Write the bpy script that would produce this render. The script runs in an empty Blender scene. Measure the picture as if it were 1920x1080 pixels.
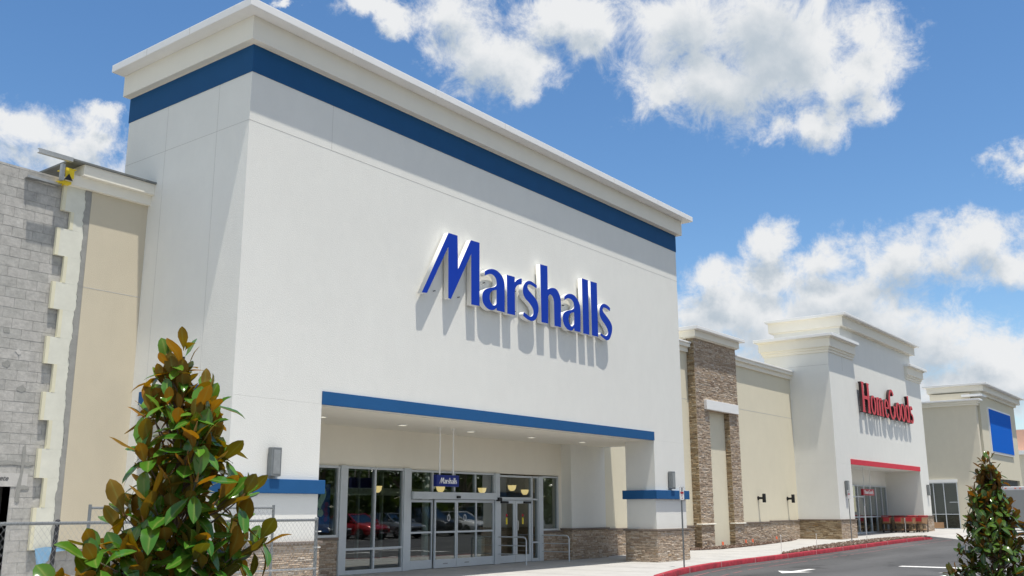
import bpy, bmesh, math, random
from mathutils import Vector, Matrix
R = math.radians
random.seed(7)
sc = bpy.context.scene
COL = sc.collection

# ------------------------------------------------------------------ camera
F_PX, YAW, PITCH, ROLL = 1819.0, .9185, .2247, -.0024
cam_d = bpy.data.cameras.new('camera'); cam = bpy.data.objects.new('camera', cam_d); COL.objects.link(cam)
cam_d.sensor_fit = 'HORIZONTAL'; cam_d.sensor_width = 36.0; cam_d.lens = 36.0 * F_PX / 1920.0
cam_d.clip_start = .05; cam_d.clip_end = 5000
_f = Vector((math.sin(YAW)*math.cos(PITCH), math.cos(YAW)*math.cos(PITCH), math.sin(PITCH)))
_r = Vector((math.cos(YAW), -math.sin(YAW), 0)); _u = _r.cross(_f)
_r2 = _r*math.cos(ROLL) + _u*math.sin(ROLL); _u2 = -_r*math.sin(ROLL) + _u*math.cos(ROLL)
m = Matrix((( _r2.x, _u2.x, -_f.x), (_r2.y, _u2.y, -_f.y), (_r2.z, _u2.z, -_f.z))).to_4x4()
m.translation = (0, 0, 1.6); cam.matrix_world = m
sc.camera = cam

# ------------------------------------------------------------------ sun, sky, exposure
SUN = Vector((-.075, -.238, 1.0)).normalized()          # towards the sun
sun_d = bpy.data.lights.new('sun', 'SUN'); sun = bpy.data.objects.new('sun', sun_d); COL.objects.link(sun)
sun_d.energy = 3.9; sun_d.angle = R(.53); sun_d.color = (1.0, .94, .84)
sun.rotation_euler = SUN.to_track_quat('Z', 'Y').to_euler(); sun.location = (0, -20, 60)
SKY_STRENGTH = .125
CLOUDS = [[0.6056,0.6328,0.4824,0.0366,0.0131],[0.6236,0.6211,0.4748,0.0263,0.0158],[0.6621,0.578,0.477,0.037,0.0317],[0.6919,0.5681,0.4456,0.0481,0.0374],[0.7153,0.5457,0.4364,0.0482,0.0321],[0.7314,0.5411,0.415,0.0242,0.0188],[0.7286,0.4958,0.4726,0.0529,0.0212],[0.7513,0.4666,0.4668,0.037,0.0238],[0.7962,0.3964,0.4572,0.0681,0.0472],[0.8284,0.3331,0.4503,0.0878,0.0568],[0.83,0.3752,0.4128,0.0789,0.0368],[0.8541,0.3025,0.4231,0.0617,0.0514],[0.8774,0.266,0.3992,0.0458,0.0356],[0.8808,0.3009,0.3657,0.0414,0.0181],[0.8923,0.2474,0.3775,0.0253,0.0203],[0.8084,0.4291,0.4029,0.032,0.0213],[0.9401,0.144,0.309,0.0218,0.0146],[0.3959,0.8544,0.3366,0.0439,0.0195],[0.4406,0.8329,0.3349,0.03,0.0275],[0.4418,0.821,0.3616,0.02,0.0125],[0.3779,0.8592,0.3449,0.0241,0.0097],[0.4246,0.8478,0.3178,0.0595,0.0198],[0.5478,0.6866,0.478,0.0103,0.0052],[0.8958,0.3633,0.2561,0.0239,0.0212],[0.9041,0.3633,0.2249,0.0372,0.0265],[0.9211,0.3094,0.2362,0.0313,0.0235],[0.8793,0.4208,0.2231,0.0377,0.0215],[0.8808,0.4352,0.1867,0.0432,0.0378],[0.901,0.3926,0.1847,0.0641,0.0427],[0.9269,0.3259,0.186,0.0628,0.0471],[0.9427,0.2459,0.2253,0.056,0.028],[0.9502,0.2088,0.2314,0.0451,0.0276],[0.9542,0.1812,0.238,0.0346,0.0247],[0.9618,0.1668,0.2169,0.0294,0.0196],[0.9462,0.277,0.1673,0.0616,0.0462],[0.962,0.2291,0.1488,0.0553,0.0301],[0.9721,0.1908,0.1363,0.0444,0.0246],[0.9699,0.2157,0.1133,0.0746,0.0298],[0.9808,0.1543,0.1192,0.0483,0.0338],[0.8915,0.4312,0.1386,0.0591,0.0322],[0.9234,0.3609,0.1307,0.0632,0.0316],[0.9342,0.296,0.1993,0.0622,0.0311],[0.9121,0.3762,0.1628,0.069,0.0425],[0.8867,0.4135,0.2069,0.0323,0.0269],[0.8695,0.2459,0.4285,0.0352,0.0302],[0.8461,0.3262,0.4215,0.0777,0.0466]]

def build_world():
    w = bpy.data.worlds.new('World'); sc.world = w; w.use_nodes = True
    nt = w.node_tree; N = nt.nodes; L = nt.links; N.clear()
    out = N.new('ShaderNodeOutputWorld'); bg = N.new('ShaderNodeBackground'); bg.inputs[1].default_value = SKY_STRENGTH
    sky = N.new('ShaderNodeTexSky'); sky.sky_type = 'NISHITA'; sky.sun_disc = False
    sky.sun_elevation = math.asin(SUN.z); sky.sun_rotation = math.atan2(SUN.x, SUN.y)
    sky.air_density = 1.0; sky.dust_density = .35; sky.ozone_density = 2.2
    # cloud field as a node group: direction -> amount of cloud
    g = bpy.data.node_groups.new('cloud_field', 'ShaderNodeTree')
    g.interface.new_socket('Vector', in_out='INPUT', socket_type='NodeSocketVector')
    g.interface.new_socket('Value', in_out='OUTPUT', socket_type='NodeSocketFloat')
    g.interface.new_socket('Smooth', in_out='OUTPUT', socket_type='NodeSocketFloat')
    gi = g.nodes.new('NodeGroupInput'); go = g.nodes.new('NodeGroupOutput'); GL = g.links
    def vm(op, a=None, b=None, av=None, bv=None):
        n = g.nodes.new('ShaderNodeVectorMath'); n.operation = op
        if a is not None: GL.new(a, n.inputs[0])
        if b is not None: GL.new(b, n.inputs[1])
        if av is not None: n.inputs[0].default_value = av
        if bv is not None: n.inputs[1].default_value = bv
        return n
    def mt(op, a=None, b=None, av=None, bv=None, cv=None, tree=g):
        n = tree.nodes.new('ShaderNodeMath'); n.operation = op
        if a is not None: tree.links.new(a, n.inputs[0])
        if b is not None: tree.links.new(b, n.inputs[1])
        if av is not None: n.inputs[0].default_value = av
        if bv is not None: n.inputs[1].default_value = bv
        if cv is not None: n.inputs[2].default_value = cv
        return n
    def noise(vec, scale, detail, rough, tree=g, dist=0.0):
        n = tree.nodes.new('ShaderNodeTexNoise'); n.inputs['Scale'].default_value = scale
        n.inputs['Detail'].default_value = detail; n.inputs['Roughness'].default_value = rough
        n.inputs['Distortion'].default_value = dist
        tree.links.new(vec, n.inputs['Vector']); return n
    # warp the lookup so that the outlines billow
    nz = noise(gi.outputs[0], 17, 8, .66)
    wv = vm('SUBTRACT', nz.outputs['Color'], bv=(.5, .5, .5)); ws = vm('MULTIPLY', wv.outputs[0], bv=(.085, .085, .06))
    p = vm('ADD', gi.outputs[0], ws.outputs[0])
    cur = None
    rng = random.Random(3)
    blobs = list(CLOUDS)
    for i in range(15):                                   # big clouds added in the unseen sky to whiten the ambient light
        a = R(128)+R(232)*((i*.618) % 1.0); e = rng.uniform(.12, .75); c = math.sqrt(1-e*e)
        blobs.append((math.sin(a)*c, math.cos(a)*c, e, rng.uniform(.30, .42), rng.uniform(.16, .24)))
    for a, e in ((60, .86), (150, .9), (300, .93)):  # overhead clouds out of view, added for whiter ambient light
        c = math.sqrt(1-e*e); blobs.append((math.sin(R(a))*c, math.cos(R(a))*c, e, .28, .10))
    for (x, y, z, rx, ry) in blobs:
        s = vm('SUBTRACT', p.outputs[0], bv=(x, y, z)); q = vm('MULTIPLY', s.outputs[0], bv=(1/rx, 1/rx, 1/ry))
        l = vm('LENGTH', q.outputs[0]); v = mt('SUBTRACT', None, l.outputs['Value'], av=1.15)
        if cur is None: cur = v
        else:
            n = mt('SMOOTH_MAX', cur.outputs[0], v.outputs[0]); n.inputs[2].default_value = .25; cur = n
    n1 = noise(gi.outputs[0], 24, 12, .69, dist=.35)
    a1 = mt('MULTIPLY_ADD', n1.outputs['Fac'], None, bv=2.7, cv=-1.34)
    tot = mt('ADD', cur.outputs[0], a1.outputs[0])
    GL.new(tot.outputs[0], go.inputs[0])
    n3 = noise(gi.outputs[0], 11, 4, .55); a3 = mt('MULTIPLY_ADD', n3.outputs['Fac'], None, bv=1.6, cv=-.8)
    t3 = mt('ADD', cur.outputs[0], a3.outputs[0]); t4 = mt('MULTIPLY', a1.outputs[0], bv=.22); t5 = mt('ADD', t3.outputs[0], t4.outputs[0]); GL.new(t5.outputs[0], go.inputs[1])
    tc = N.new('ShaderNodeTexCoord')
    def inst(vec):
        n = N.new('ShaderNodeGroup'); n.node_tree = g; L.new(vec, n.inputs[0]); return n.outputs
    f0 = inst(tc.outputs['Generated'])[0]
    up = N.new('ShaderNodeVectorMath'); up.operation = 'ADD'; up.inputs[1].default_value = (-.006, -.008, .022)
    L.new(tc.outputs['Generated'], up.inputs[0]); f1 = inst(up.outputs[0])[1]
    dens = N.new('ShaderNodeMapRange'); dens.interpolation_type = 'SMOOTHSTEP'
    dens.inputs['From Min'].default_value = -.25; dens.inputs['From Max'].default_value = .80; L.new(f0, dens.inputs['Value'])
    # thick towards the sun = darker base, thin = bright
    sh = N.new('ShaderNodeMapRange'); sh.inputs['From Min'].default_value = .25; sh.inputs['From Max'].default_value = 1.25
    sh.interpolation_type = 'SMOOTHSTEP'
    L.new(f1, sh.inputs['Value'])
    shm2 = mt('MULTIPLY', sh.outputs[0], bv=.92, tree=nt)
    ramp = N.new('ShaderNodeMix'); ramp.data_type = 'RGBA'
    ramp.inputs['A'].default_value = (5.0, 5.08, 5.15, 1); ramp.inputs['B'].default_value = (2.75, 3.2, 3.65, 1)
    L.new(shm2.outputs[0], ramp.inputs['Factor'])
    # sky colour a little more saturated, as this hot clear noon shows it
    hs = N.new('ShaderNodeHueSaturation'); hs.inputs['Saturation'].default_value = 1.20; hs.inputs['Value'].default_value = .91
    L.new(sky.outputs[0], hs.inputs['Color'])
    mx = N.new('ShaderNodeMix'); mx.data_type = 'RGBA'
    L.new(dens.outputs[0], mx.inputs['Factor']); L.new(hs.outputs[0], mx.inputs['A']); L.new(ramp.outputs['Result'], mx.inputs['B'])
    L.new(mx.outputs['Result'], bg.inputs[0]); L.new(bg.outputs[0], out.inputs[0])
    w.cycles.sampling_method = 'MANUAL'; w.cycles.sample_map_resolution = 512
build_world()
sc.view_settings.view_transform = 'Standard'; sc.view_settings.look = 'None'
sc.view_settings.exposure = .43; sc.view_settings.gamma = 1.0
sc.render.engine = 'CYCLES'
sc.cycles.max_bounces = 8; sc.cycles.transparent_max_bounces = 24
sc.cycles.diffuse_bounces = 6; sc.cycles.glossy_bounces = 4; sc.cycles.caustics_reflective = False

# ------------------------------------------------------------------ materials
MATS = {}
def mat(name, col, rough=.7, metal=0.0, bump=0.0, bscale=60, var=0.0, vscale=1.5, spec=.4, emis=None, estr=0, coat=0):
    m = bpy.data.materials.new(name); m.use_nodes = True; nt = m.node_tree; N = nt.nodes; L = nt.links
    b = N['Principled BSDF']; b.inputs['Base Color'].default_value = (*col, 1)
    b.inputs['Roughness'].default_value = rough; b.inputs['Metallic'].default_value = metal
    b.inputs['Specular IOR Level'].default_value = spec
    if coat: b.inputs['Coat Weight'].default_value = coat; b.inputs['Coat Roughness'].default_value = .05
    if emis: b.inputs['Emission Color'].default_value = (*emis, 1); b.inputs['Emission Strength'].default_value = estr
    if bump or var:
        geo = N.new('ShaderNodeNewGeometry')
    if var:
        n = N.new('ShaderNodeTexNoise'); n.inputs['Scale'].default_value = vscale; n.inputs['Detail'].default_value = 6
        n.inputs['Roughness'].default_value = .65; L.new(geo.outputs['Position'], n.inputs['Vector'])
        if name.startswith('stucco'):
            mp = N.new('ShaderNodeMapping'); mp.inputs['Scale'].default_value = (1.0, 1.0, .45); L.new(geo.outputs['Position'], mp.inputs[0])
            n9 = N.new('ShaderNodeTexNoise'); n9.inputs['Scale'].default_value = 3.2; n9.inputs['Detail'].default_value = 7; n9.inputs['Roughness'].default_value = .7
            L.new(mp.outputs[0], n9.inputs['Vector'])
            av = N.new('ShaderNodeMath'); av.operation = 'ADD'; L.new(n.outputs['Fac'], av.inputs[0]); L.new(n9.outputs['Fac'], av.inputs[1])
            hf = N.new('ShaderNodeMath'); hf.operation = 'MULTIPLY'; hf.inputs[1].default_value = .5; L.new(av.outputs[0], hf.inputs[0]); src = hf.outputs[0]
        else: src = n.outputs['Fac']
        mr = N.new('ShaderNodeMapRange'); mr.inputs['From Min'].default_value = .3; mr.inputs['From Max'].default_value = .7
        mr.inputs['To Min'].default_value = 1-var; mr.inputs['To Max'].default_value = 1+var; L.new(src, mr.inputs['Value'])
        mu = N.new('ShaderNodeVectorMath'); mu.operation = 'SCALE'; mu.inputs[0].default_value = col
        L.new(mr.outputs[0], mu.inputs['Scale']); L.new(mu.outputs[0], b.inputs['Base Color'])
    if bump:
        n2 = N.new('ShaderNodeTexNoise'); n2.inputs['Scale'].default_value = bscale; n2.inputs['Detail'].default_value = 4
        L.new(geo.outputs['Position'], n2.inputs['Vector'])
        bp = N.new('ShaderNodeBump'); bp.inputs['Strength'].default_value = bump; bp.inputs['Distance'].default_value = .01
        L.new(n2.outputs['Fac'], bp.inputs['Height']); L.new(bp.outputs[0], b.inputs['Normal'])
    MATS[name] = m; return m

mat('stucco_white', (.775, .772, .73), .9, bump=.5, bscale=45, var=.034, vscale=.7, spec=.15)
mat('stucco_cream', (.84, .80, .70), .9, bump=.35, bscale=70, var=.03, vscale=.8, spec=.15)
mat('stucco_trim', (.84, .805, .71), .85, bump=.2, bscale=60, var=.02, spec=.15)
mat('stucco_tan', (.60, .54, .42), .9, bump=.5, bscale=60, var=.04, vscale=1.1, spec=.15)
mat('stucco_beige', (.70, .65, .51), .9, bump=.4, bscale=60, var=.03, vscale=.9, spec=.15)
mat('stucco_grey_beige', (.68, .625, .50), .9, bump=.4, bscale=60, var=.04, vscale=.9, spec=.15)
mat('joint', (.52, .51, .48), .9)
mat('cap_metal', (.80, .80, .79), .45, spec=.4, var=.03)
mat('cap_dark', (.16, .17, .17), .6, var=.2, vscale=4)
mat('blue_band', (.018, .098, .255), .75, bump=.2, var=.05, vscale=2, spec=.2)
mat('blue_band_shaded', (.013, .085, .215), .75, bump=.2, var=.05, vscale=2, spec=.2)  # darker copy of the blue, shade under the cornice put into the colour
mat('red_band', (.62, .05, .075), .75, bump=.2, var=.04, spec=.2)
mat('sign_blue', (.003, .042, .40), .65, spec=.2)
mat('sign_white', (.82, .82, .80), .5)
mat('sign_red', (.62, .045, .06), .5, spec=.3)
mat('sign_black', (.03, .012, .014), .4)
mat('sign_navy', (.006, .018, .17), .35)
mat('sign_crimson', (.38, .01, .025), .4)
mat('panel_blue', (.003, .13, .60), .8, spec=.1)
mat('aluminium', (.56, .60, .63), .45, metal=.15, var=.04, vscale=3)
mat('galvanised', (.42, .43, .43), .45, metal=.7, var=.12, vscale=9)
mat('dark_steel', (.055, .055, .06), .5, metal=.5)
mat('steel_grey', (.22, .235, .24), .5, metal=.5, var=.08, vscale=6)
mat('black', (.012, .012, .013), .45)
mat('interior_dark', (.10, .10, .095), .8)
mat('interior_wall', (.30, .29, .27), .8)
mat('interior_floor', (.22, .21, .19), .35)
mat('interior_white', (.85, .87, .85), .6)
mat('lamp_bowl', (.8, .55, .25), .5, emis=(1, .68, .30), estr=1.15)
mat('downlight', (.8, .8, .7), .5, emis=(1, .93, .75), estr=.42)
mat('foam_yellow', (.70, .67, .51), .8, var=.05, vscale=3, bump=.15, bscale=30)
mat('foam_pale', (.68, .68, .60), .8, var=.06, vscale=4)
mat('basecoat', (.30, .30, .285), .9, var=.12, vscale=5, bump=.3, bscale=40)
mat('safety_yellow', (.80, .60, .03), .7, var=.1, vscale=12)
mat('concrete', (.43, .425, .41), .85, var=.10, vscale=1.1, bump=.15, bscale=50)
mat('concrete_pale', (.50, .49, .47), .85, var=.1, vscale=5, bump=.3, bscale=30)
mat('kerb_red', (.33, .022, .036), .65, var=.42, vscale=5.5, bump=.15, bscale=25)
mat('paint_white', (.72, .72, .70), .6, var=.12, vscale=8)
mat('paint_red_thin', (.24, .10, .105), .7, var=.25, vscale=6)
mat('bark', (.17, .13, .095), .9, bump=.6, bscale=40, var=.2, vscale=12)
mat('rubber', (.02, .02, .02), .8)
mat('tarp_blue', (.16, .30, .45), .5, var=.1)
mat('flag_orange', (.95, .20, .09), .6)
mat('stake_white', (.78, .76, .72), .6)
mat('cart_tan', (.40, .24, .13), .6, var=.1)
mat('cart_red', (.42, .02, .03), .5)
mat('truck_white', (.66, .67, .70), .35, coat=.3, var=.03)
mat('pink_stucco', (.66, .40, .30), .9, var=.03)
mat('poster_blue', (.02, .09, .38), .4)
mat('poster_mint', (.65, .85, .80), .5)
mat('poster_purple', (.30, .05, .28), .5)
mat('sticker_yellow', (.75, .60, .04), .5)
mat('sign_grey_ink', (.12, .12, .12), .6)
mat('lamp_amber', (.7, .12, .02), .3)
mat('lens_clear', (.8, .8, .8), .1)
mat('bush_green', (.035, .065, .018), .7, var=.5, vscale=.6)
mat('grass', (.06, .10, .03), .9, var=.3, vscale=3)

def asphalt(name, base):
    m = bpy.data.materials.new(name); m.use_nodes = True; nt = m.node_tree; N = nt.nodes; L = nt.links
    b = N['Principled BSDF']; b.inputs['Roughness'].default_value = .85; b.inputs['Specular IOR Level'].default_value = .25
    geo = N.new('ShaderNodeNewGeometry')
    mp = N.new('ShaderNodeMapping'); mp.inputs['Scale'].default_value = (.12, .5, 1); L.new(geo.outputs['Position'], mp.inputs[0])
    n1 = N.new('ShaderNodeTexNoise'); n1.inputs['Scale'].default_value = 1.0; n1.inputs['Detail'].default_value = 5; L.new(mp.outputs[0], n1.inputs['Vector'])
    n2 = N.new('ShaderNodeTexNoise'); n2.inputs['Scale'].default_value = 90; n2.inputs['Detail'].default_value = 3; L.new(geo.outputs['Position'], n2.inputs['Vector'])
    r = N.new('ShaderNodeMapRange'); r.inputs['From Min'].default_value = .3; r.inputs['From Max'].default_value = .7
    r.inputs['To Min'].default_value = .72; r.inputs['To Max'].default_value = 1.22; L.new(n1.outputs['Fac'], r.inputs['Value'])
    r2 = N.new('ShaderNodeMapRange'); r2.inputs['To Min'].default_value = .6; r2.inputs['To Max'].default_value = 1.4; L.new(n2.outputs['Fac'], r2.inputs['Value'])
    mu = N.new('ShaderNodeMath'); mu.operation = 'MULTIPLY'; L.new(r.outputs[0], mu.inputs[0]); L.new(r2.outputs[0], mu.inputs[1])
    vo = N.new('ShaderNodeTexVoronoi'); vo.feature = 'DISTANCE_TO_EDGE'; vo.inputs['Scale'].default_value = .16; wn = N.new('ShaderNodeVectorMath'); wn.operation = 'ADD'
    wz = N.new('ShaderNodeTexNoise'); wz.inputs['Scale'].default_value = .9; wz.inputs['Detail'].default_value = 6; L.new(geo.outputs['Position'], wz.inputs['Vector'])
    ws = N.new('ShaderNodeVectorMath'); ws.operation = 'SCALE'; ws.inputs['Scale'].default_value = 2.2; L.new(wz.outputs['Color'], ws.inputs[0])
    L.new(geo.outputs['Position'], wn.inputs[0]); L.new(ws.outputs[0], wn.inputs[1]); L.new(wn.outputs[0], vo.inputs['Vector'])
    ck = N.new('ShaderNodeMapRange'); ck.inputs['From Max'].default_value = .006; ck.inputs['To Min'].default_value = .55; L.new(vo.outputs['Distance'], ck.inputs['Value'])
    n4 = N.new('ShaderNodeTexNoise'); n4.inputs['Scale'].default_value = .55; n4.inputs['Detail'].default_value = 3; L.new(geo.outputs['Position'], n4.inputs['Vector'])
    ol = N.new('ShaderNodeMapRange'); ol.inputs['From Min'].default_value = .60; ol.inputs['From Max'].default_value = .72; ol.inputs['To Min'].default_value = 1; ol.inputs['To Max'].default_value = .68; L.new(n4.outputs['Fac'], ol.inputs['Value'])
    m3 = N.new('ShaderNodeMath'); m3.operation = 'MULTIPLY'; L.new(ck.outputs[0], m3.inputs[0]); L.new(ol.outputs[0], m3.inputs[1])
    m4 = N.new('ShaderNodeMath'); m4.operation = 'MULTIPLY'; L.new(m3.outputs[0], m4.inputs[0]); L.new(mu.outputs[0], m4.inputs[1]); mu = m4
    sv = N.new('ShaderNodeVectorMath'); sv.operation = 'SCALE'; sv.inputs[0].default_value = base; L.new(mu.outputs[0], sv.inputs['Scale'])
    L.new(sv.outputs[0], b.inputs['Base Color'])
    bp = N.new('ShaderNodeBump'); bp.inputs['Strength'].default_value = .5; bp.inputs['Distance'].default_value = .01
    L.new(n2.outputs['Fac'], bp.inputs['Height']); L.new(bp.outputs[0], b.inputs['Normal']); MATS[name] = m
asphalt('asphalt', (.089, .090, .092)); asphalt('asphalt_far', (.085, .085, .083))

def glass(name, tint, refl_min=.06):
    m = bpy.data.materials.new(name); m.use_nodes = True; nt = m.node_tree; N = nt.nodes; L = nt.links; N.clear()
    o = N.new('ShaderNodeOutputMaterial'); t = N.new('ShaderNodeBsdfTransparent'); t.inputs[0].default_value = (*tint, 1)
    g = N.new('ShaderNodeBsdfGlossy'); g.inputs['Roughness'].default_value = .012; g.inputs[0].default_value = (.92, .96, .95, 1)
    f = N.new('ShaderNodeFresnel'); f.inputs['IOR'].default_value = 1.5
    a = N.new('ShaderNodeMath'); a.operation = 'MULTIPLY_ADD'; a.inputs[1].default_value = 1.7; a.inputs[2].default_value = refl_min
    a.use_clamp = True
    # gentle waviness of float glass
    geo = N.new('ShaderNodeNewGeometry'); nz = N.new('ShaderNodeTexNoise'); nz.inputs['Scale'].default_value = .9
    L.new(geo.outputs['Position'], nz.inputs['Vector'])
    bp = N.new('ShaderNodeBump'); bp.inputs['Strength'].default_value = .06; bp.inputs['Distance'].default_value = .02
    L.new(nz.outputs['Fac'], bp.inputs['Height']); L.new(bp.outputs[0], g.inputs['Normal'])
    mx = N.new('ShaderNodeMixShader'); L.new(f.outputs[0], a.inputs[0])
    fb = N.new('ShaderNodeMath'); fb.operation = 'SUBTRACT'; fb.inputs[0].default_value = 1; L.new(geo.outputs['Backfacing'], fb.inputs[1])
    am = N.new('ShaderNodeMath'); am.operation = 'MULTIPLY'; L.new(a.outputs[0], am.inputs[0]); L.new(fb.outputs[0], am.inputs[1]); L.new(am.outputs[0], mx.inputs[0])
    L.new(t.outputs[0], mx.inputs[1]); L.new(g.outputs[0], mx.inputs[2]); L.new(mx.outputs[0], o.inputs[0]); MATS[name] = m
glass('shop_glass', (.68, .74, .72), .10); glass('car_glass', (.3, .33, .33), .05)

def attr_mat(name, stops, rough=.85, bump=.5, bscale=35, spec=.2, noise_amt=.35):
    """colour picked per stone / block from a stored random number, plus mottling"""
    m = bpy.data.materials.new(name); m.use_nodes = True; nt = m.node_tree; N = nt.nodes; L = nt.links
    b = N['Principled BSDF']; b.inputs['Roughness'].default_value = rough; b.inputs['Specular IOR Level'].default_value = spec
    at = N.new('ShaderNodeAttribute'); at.attribute_name = 'rnd'
    cr = N.new('ShaderNodeValToRGB'); cr.color_ramp.interpolation = 'LINEAR'
    e = cr.color_ramp.elements
    e[0].position = stops[0][0]; e[0].color = (*stops[0][1], 1); e[1].position = stops[-1][0]; e[1].color = (*stops[-1][1], 1)
    for p, c in stops[1:-1]:
        k = e.new(p); k.color = (*c, 1)
    L.new(at.outputs['Fac'], cr.inputs[0])
    geo = N.new('ShaderNodeNewGeometry'); n = N.new('ShaderNodeTexNoise'); n.inputs['Scale'].default_value = bscale*.4
    n.inputs['Detail'].default_value = 6; n.inputs['Roughness'].default_value = .7; L.new(geo.outputs['Position'], n.inputs['Vector'])
    mr = N.new('ShaderNodeMapRange'); mr.inputs['From Min'].default_value = .25; mr.inputs['From Max'].default_value = .75
    mr.inputs['To Min'].default_value = 1-noise_amt; mr.inputs['To Max'].default_value = 1+noise_amt; L.new(n.outputs['Fac'], mr.inputs['Value'])
    sv = N.new('ShaderNodeVectorMath'); sv.operation = 'SCALE'; L.new(cr.outputs[0], sv.inputs[0]); L.new(mr.outputs[0], sv.inputs['Scale'])
    L.new(sv.outputs[0], b.inputs['Base Color'])
    n2 = N.new('ShaderNodeTexNoise'); n2.inputs['Scale'].default_value = bscale; n2.inputs['Detail'].default_value = 5; L.new(geo.outputs['Position'], n2.inputs['Vector'])
    bp = N.new('ShaderNodeBump'); bp.inputs['Strength'].default_value = bump; bp.inputs['Distance'].default_value = .015
    L.new(n2.outputs['Fac'], bp.inputs['Height']); L.new(bp.outputs[0], b.inputs['Normal']); MATS[name] = m
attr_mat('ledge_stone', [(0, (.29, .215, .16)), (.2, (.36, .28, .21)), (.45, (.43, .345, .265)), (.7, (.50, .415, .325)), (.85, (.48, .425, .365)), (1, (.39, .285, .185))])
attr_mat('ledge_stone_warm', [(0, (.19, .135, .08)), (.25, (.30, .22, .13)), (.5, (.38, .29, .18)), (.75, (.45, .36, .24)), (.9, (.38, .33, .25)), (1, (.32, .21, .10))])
attr_mat('block_grey', [(0, (.37, .365, .35)), (.3, (.40, .395, .375)), (.7, (.43, .42, .40)), (1, (.47, .46, .44))], bump=.35, bscale=20, noise_amt=.24)
attr_mat('mortar_grey', [(0, (.40, .40, .39)), (1, (.50, .50, .49))], noise_amt=.15)
attr_mat('mulch', [(0, (.05, .032, .025)), (.5, (.12, .075, .055)), (.85, (.20, .15, .12)), (1, (.36, .32, .28))], bump=.3)

def leaf_mat(name, top_a, top_b, under_a, under_b):
    m = bpy.data.materials.new(name); m.use_nodes = True; nt = m.node_tree; N = nt.nodes; L = nt.links
    b = N['Principled BSDF']; geo = N.new('ShaderNodeNewGeometry')
    at = N.new('ShaderNodeAttribute'); at.attribute_name = 'rnd'
    def mix(a, c, fac):
        n = N.new('ShaderNodeMix'); n.data_type = 'RGBA'
        if isinstance(a, tuple): n.inputs['A'].default_value = (*a, 1)
        else: L.new(a, n.inputs['A'])
        if isinstance(c, tuple): n.inputs['B'].default_value = (*c, 1)
        else: L.new(c, n.inputs['B'])
        L.new(fac, n.inputs['Factor']); return n.outputs['Result']
    top = mix(top_a, top_b, at.outputs['Fac']); un = mix(under_a, under_b, at.outputs['Fac'])
    col0 = mix(top, un, geo.outputs['Backfacing'])
    rb = N.new('ShaderNodeAttribute'); rb.attribute_name = 'rib'; pw = N.new('ShaderNodeMath'); pw.operation = 'POWER'; pw.inputs[1].default_value = 9; L.new(rb.outputs['Fac'], pw.inputs[0])
    pm = N.new('ShaderNodeMath'); pm.operation = 'MULTIPLY'; pm.inputs[1].default_value = .55; L.new(pw.outputs[0], pm.inputs[0])
    col = mix(col0, (.30, .34, .09), pm.outputs[0]); L.new(col, b.inputs['Base Color'])
    ro = N.new('ShaderNodeMapRange'); ro.inputs['To Min'].default_value = .17; ro.inputs['To Max'].default_value = .75
    L.new(geo.outputs['Backfacing'], ro.inputs['Value']); L.new(ro.outputs[0], b.inputs['Roughness'])
    b.inputs['Specular IOR Level'].default_value = .5
    tr = N.new('ShaderNodeBsdfTranslucent'); hs = N.new('ShaderNodeHueSaturation'); hs.inputs['Saturation'].default_value = 1.25; hs.inputs['Value'].default_value = 1.5
    L.new(un, hs.inputs['Color']); L.new(hs.outputs[0], tr.inputs[0])
    mx = N.new('ShaderNodeMixShader'); mx.inputs[0].default_value = .27
    o = N['Material Output']; L.new(b.outputs[0], mx.inputs[1]); L.new(tr.outputs[0], mx.inputs[2]); L.new(mx.outputs[0], o.inputs[0])
    MATS[name] = m
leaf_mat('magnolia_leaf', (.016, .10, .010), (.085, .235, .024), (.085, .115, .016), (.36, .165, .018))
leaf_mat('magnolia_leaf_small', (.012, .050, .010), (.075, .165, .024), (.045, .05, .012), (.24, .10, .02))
leaf_mat('tree_leaf', (.03, .06, .015), (.08, .12, .03), (.04, .07, .02), (.09, .12, .03))

# ------------------------------------------------------------------ helpers
def tag(o, label=None, cat=None, group=None, kind=None):
    if label: o['label'] = label
    if cat: o['category'] = cat
    if group: o['group'] = group
    if kind: o['kind'] = kind
    return o
def thing(name, label, cat, loc=(0, 0, 0), rz=0.0, group=None):
    o = bpy.data.objects.new(name, None); COL.objects.link(o); o.empty_display_size = .3
    o.location = loc; o.rotation_euler = (0, 0, rz); return tag(o, label, cat, group)

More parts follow.
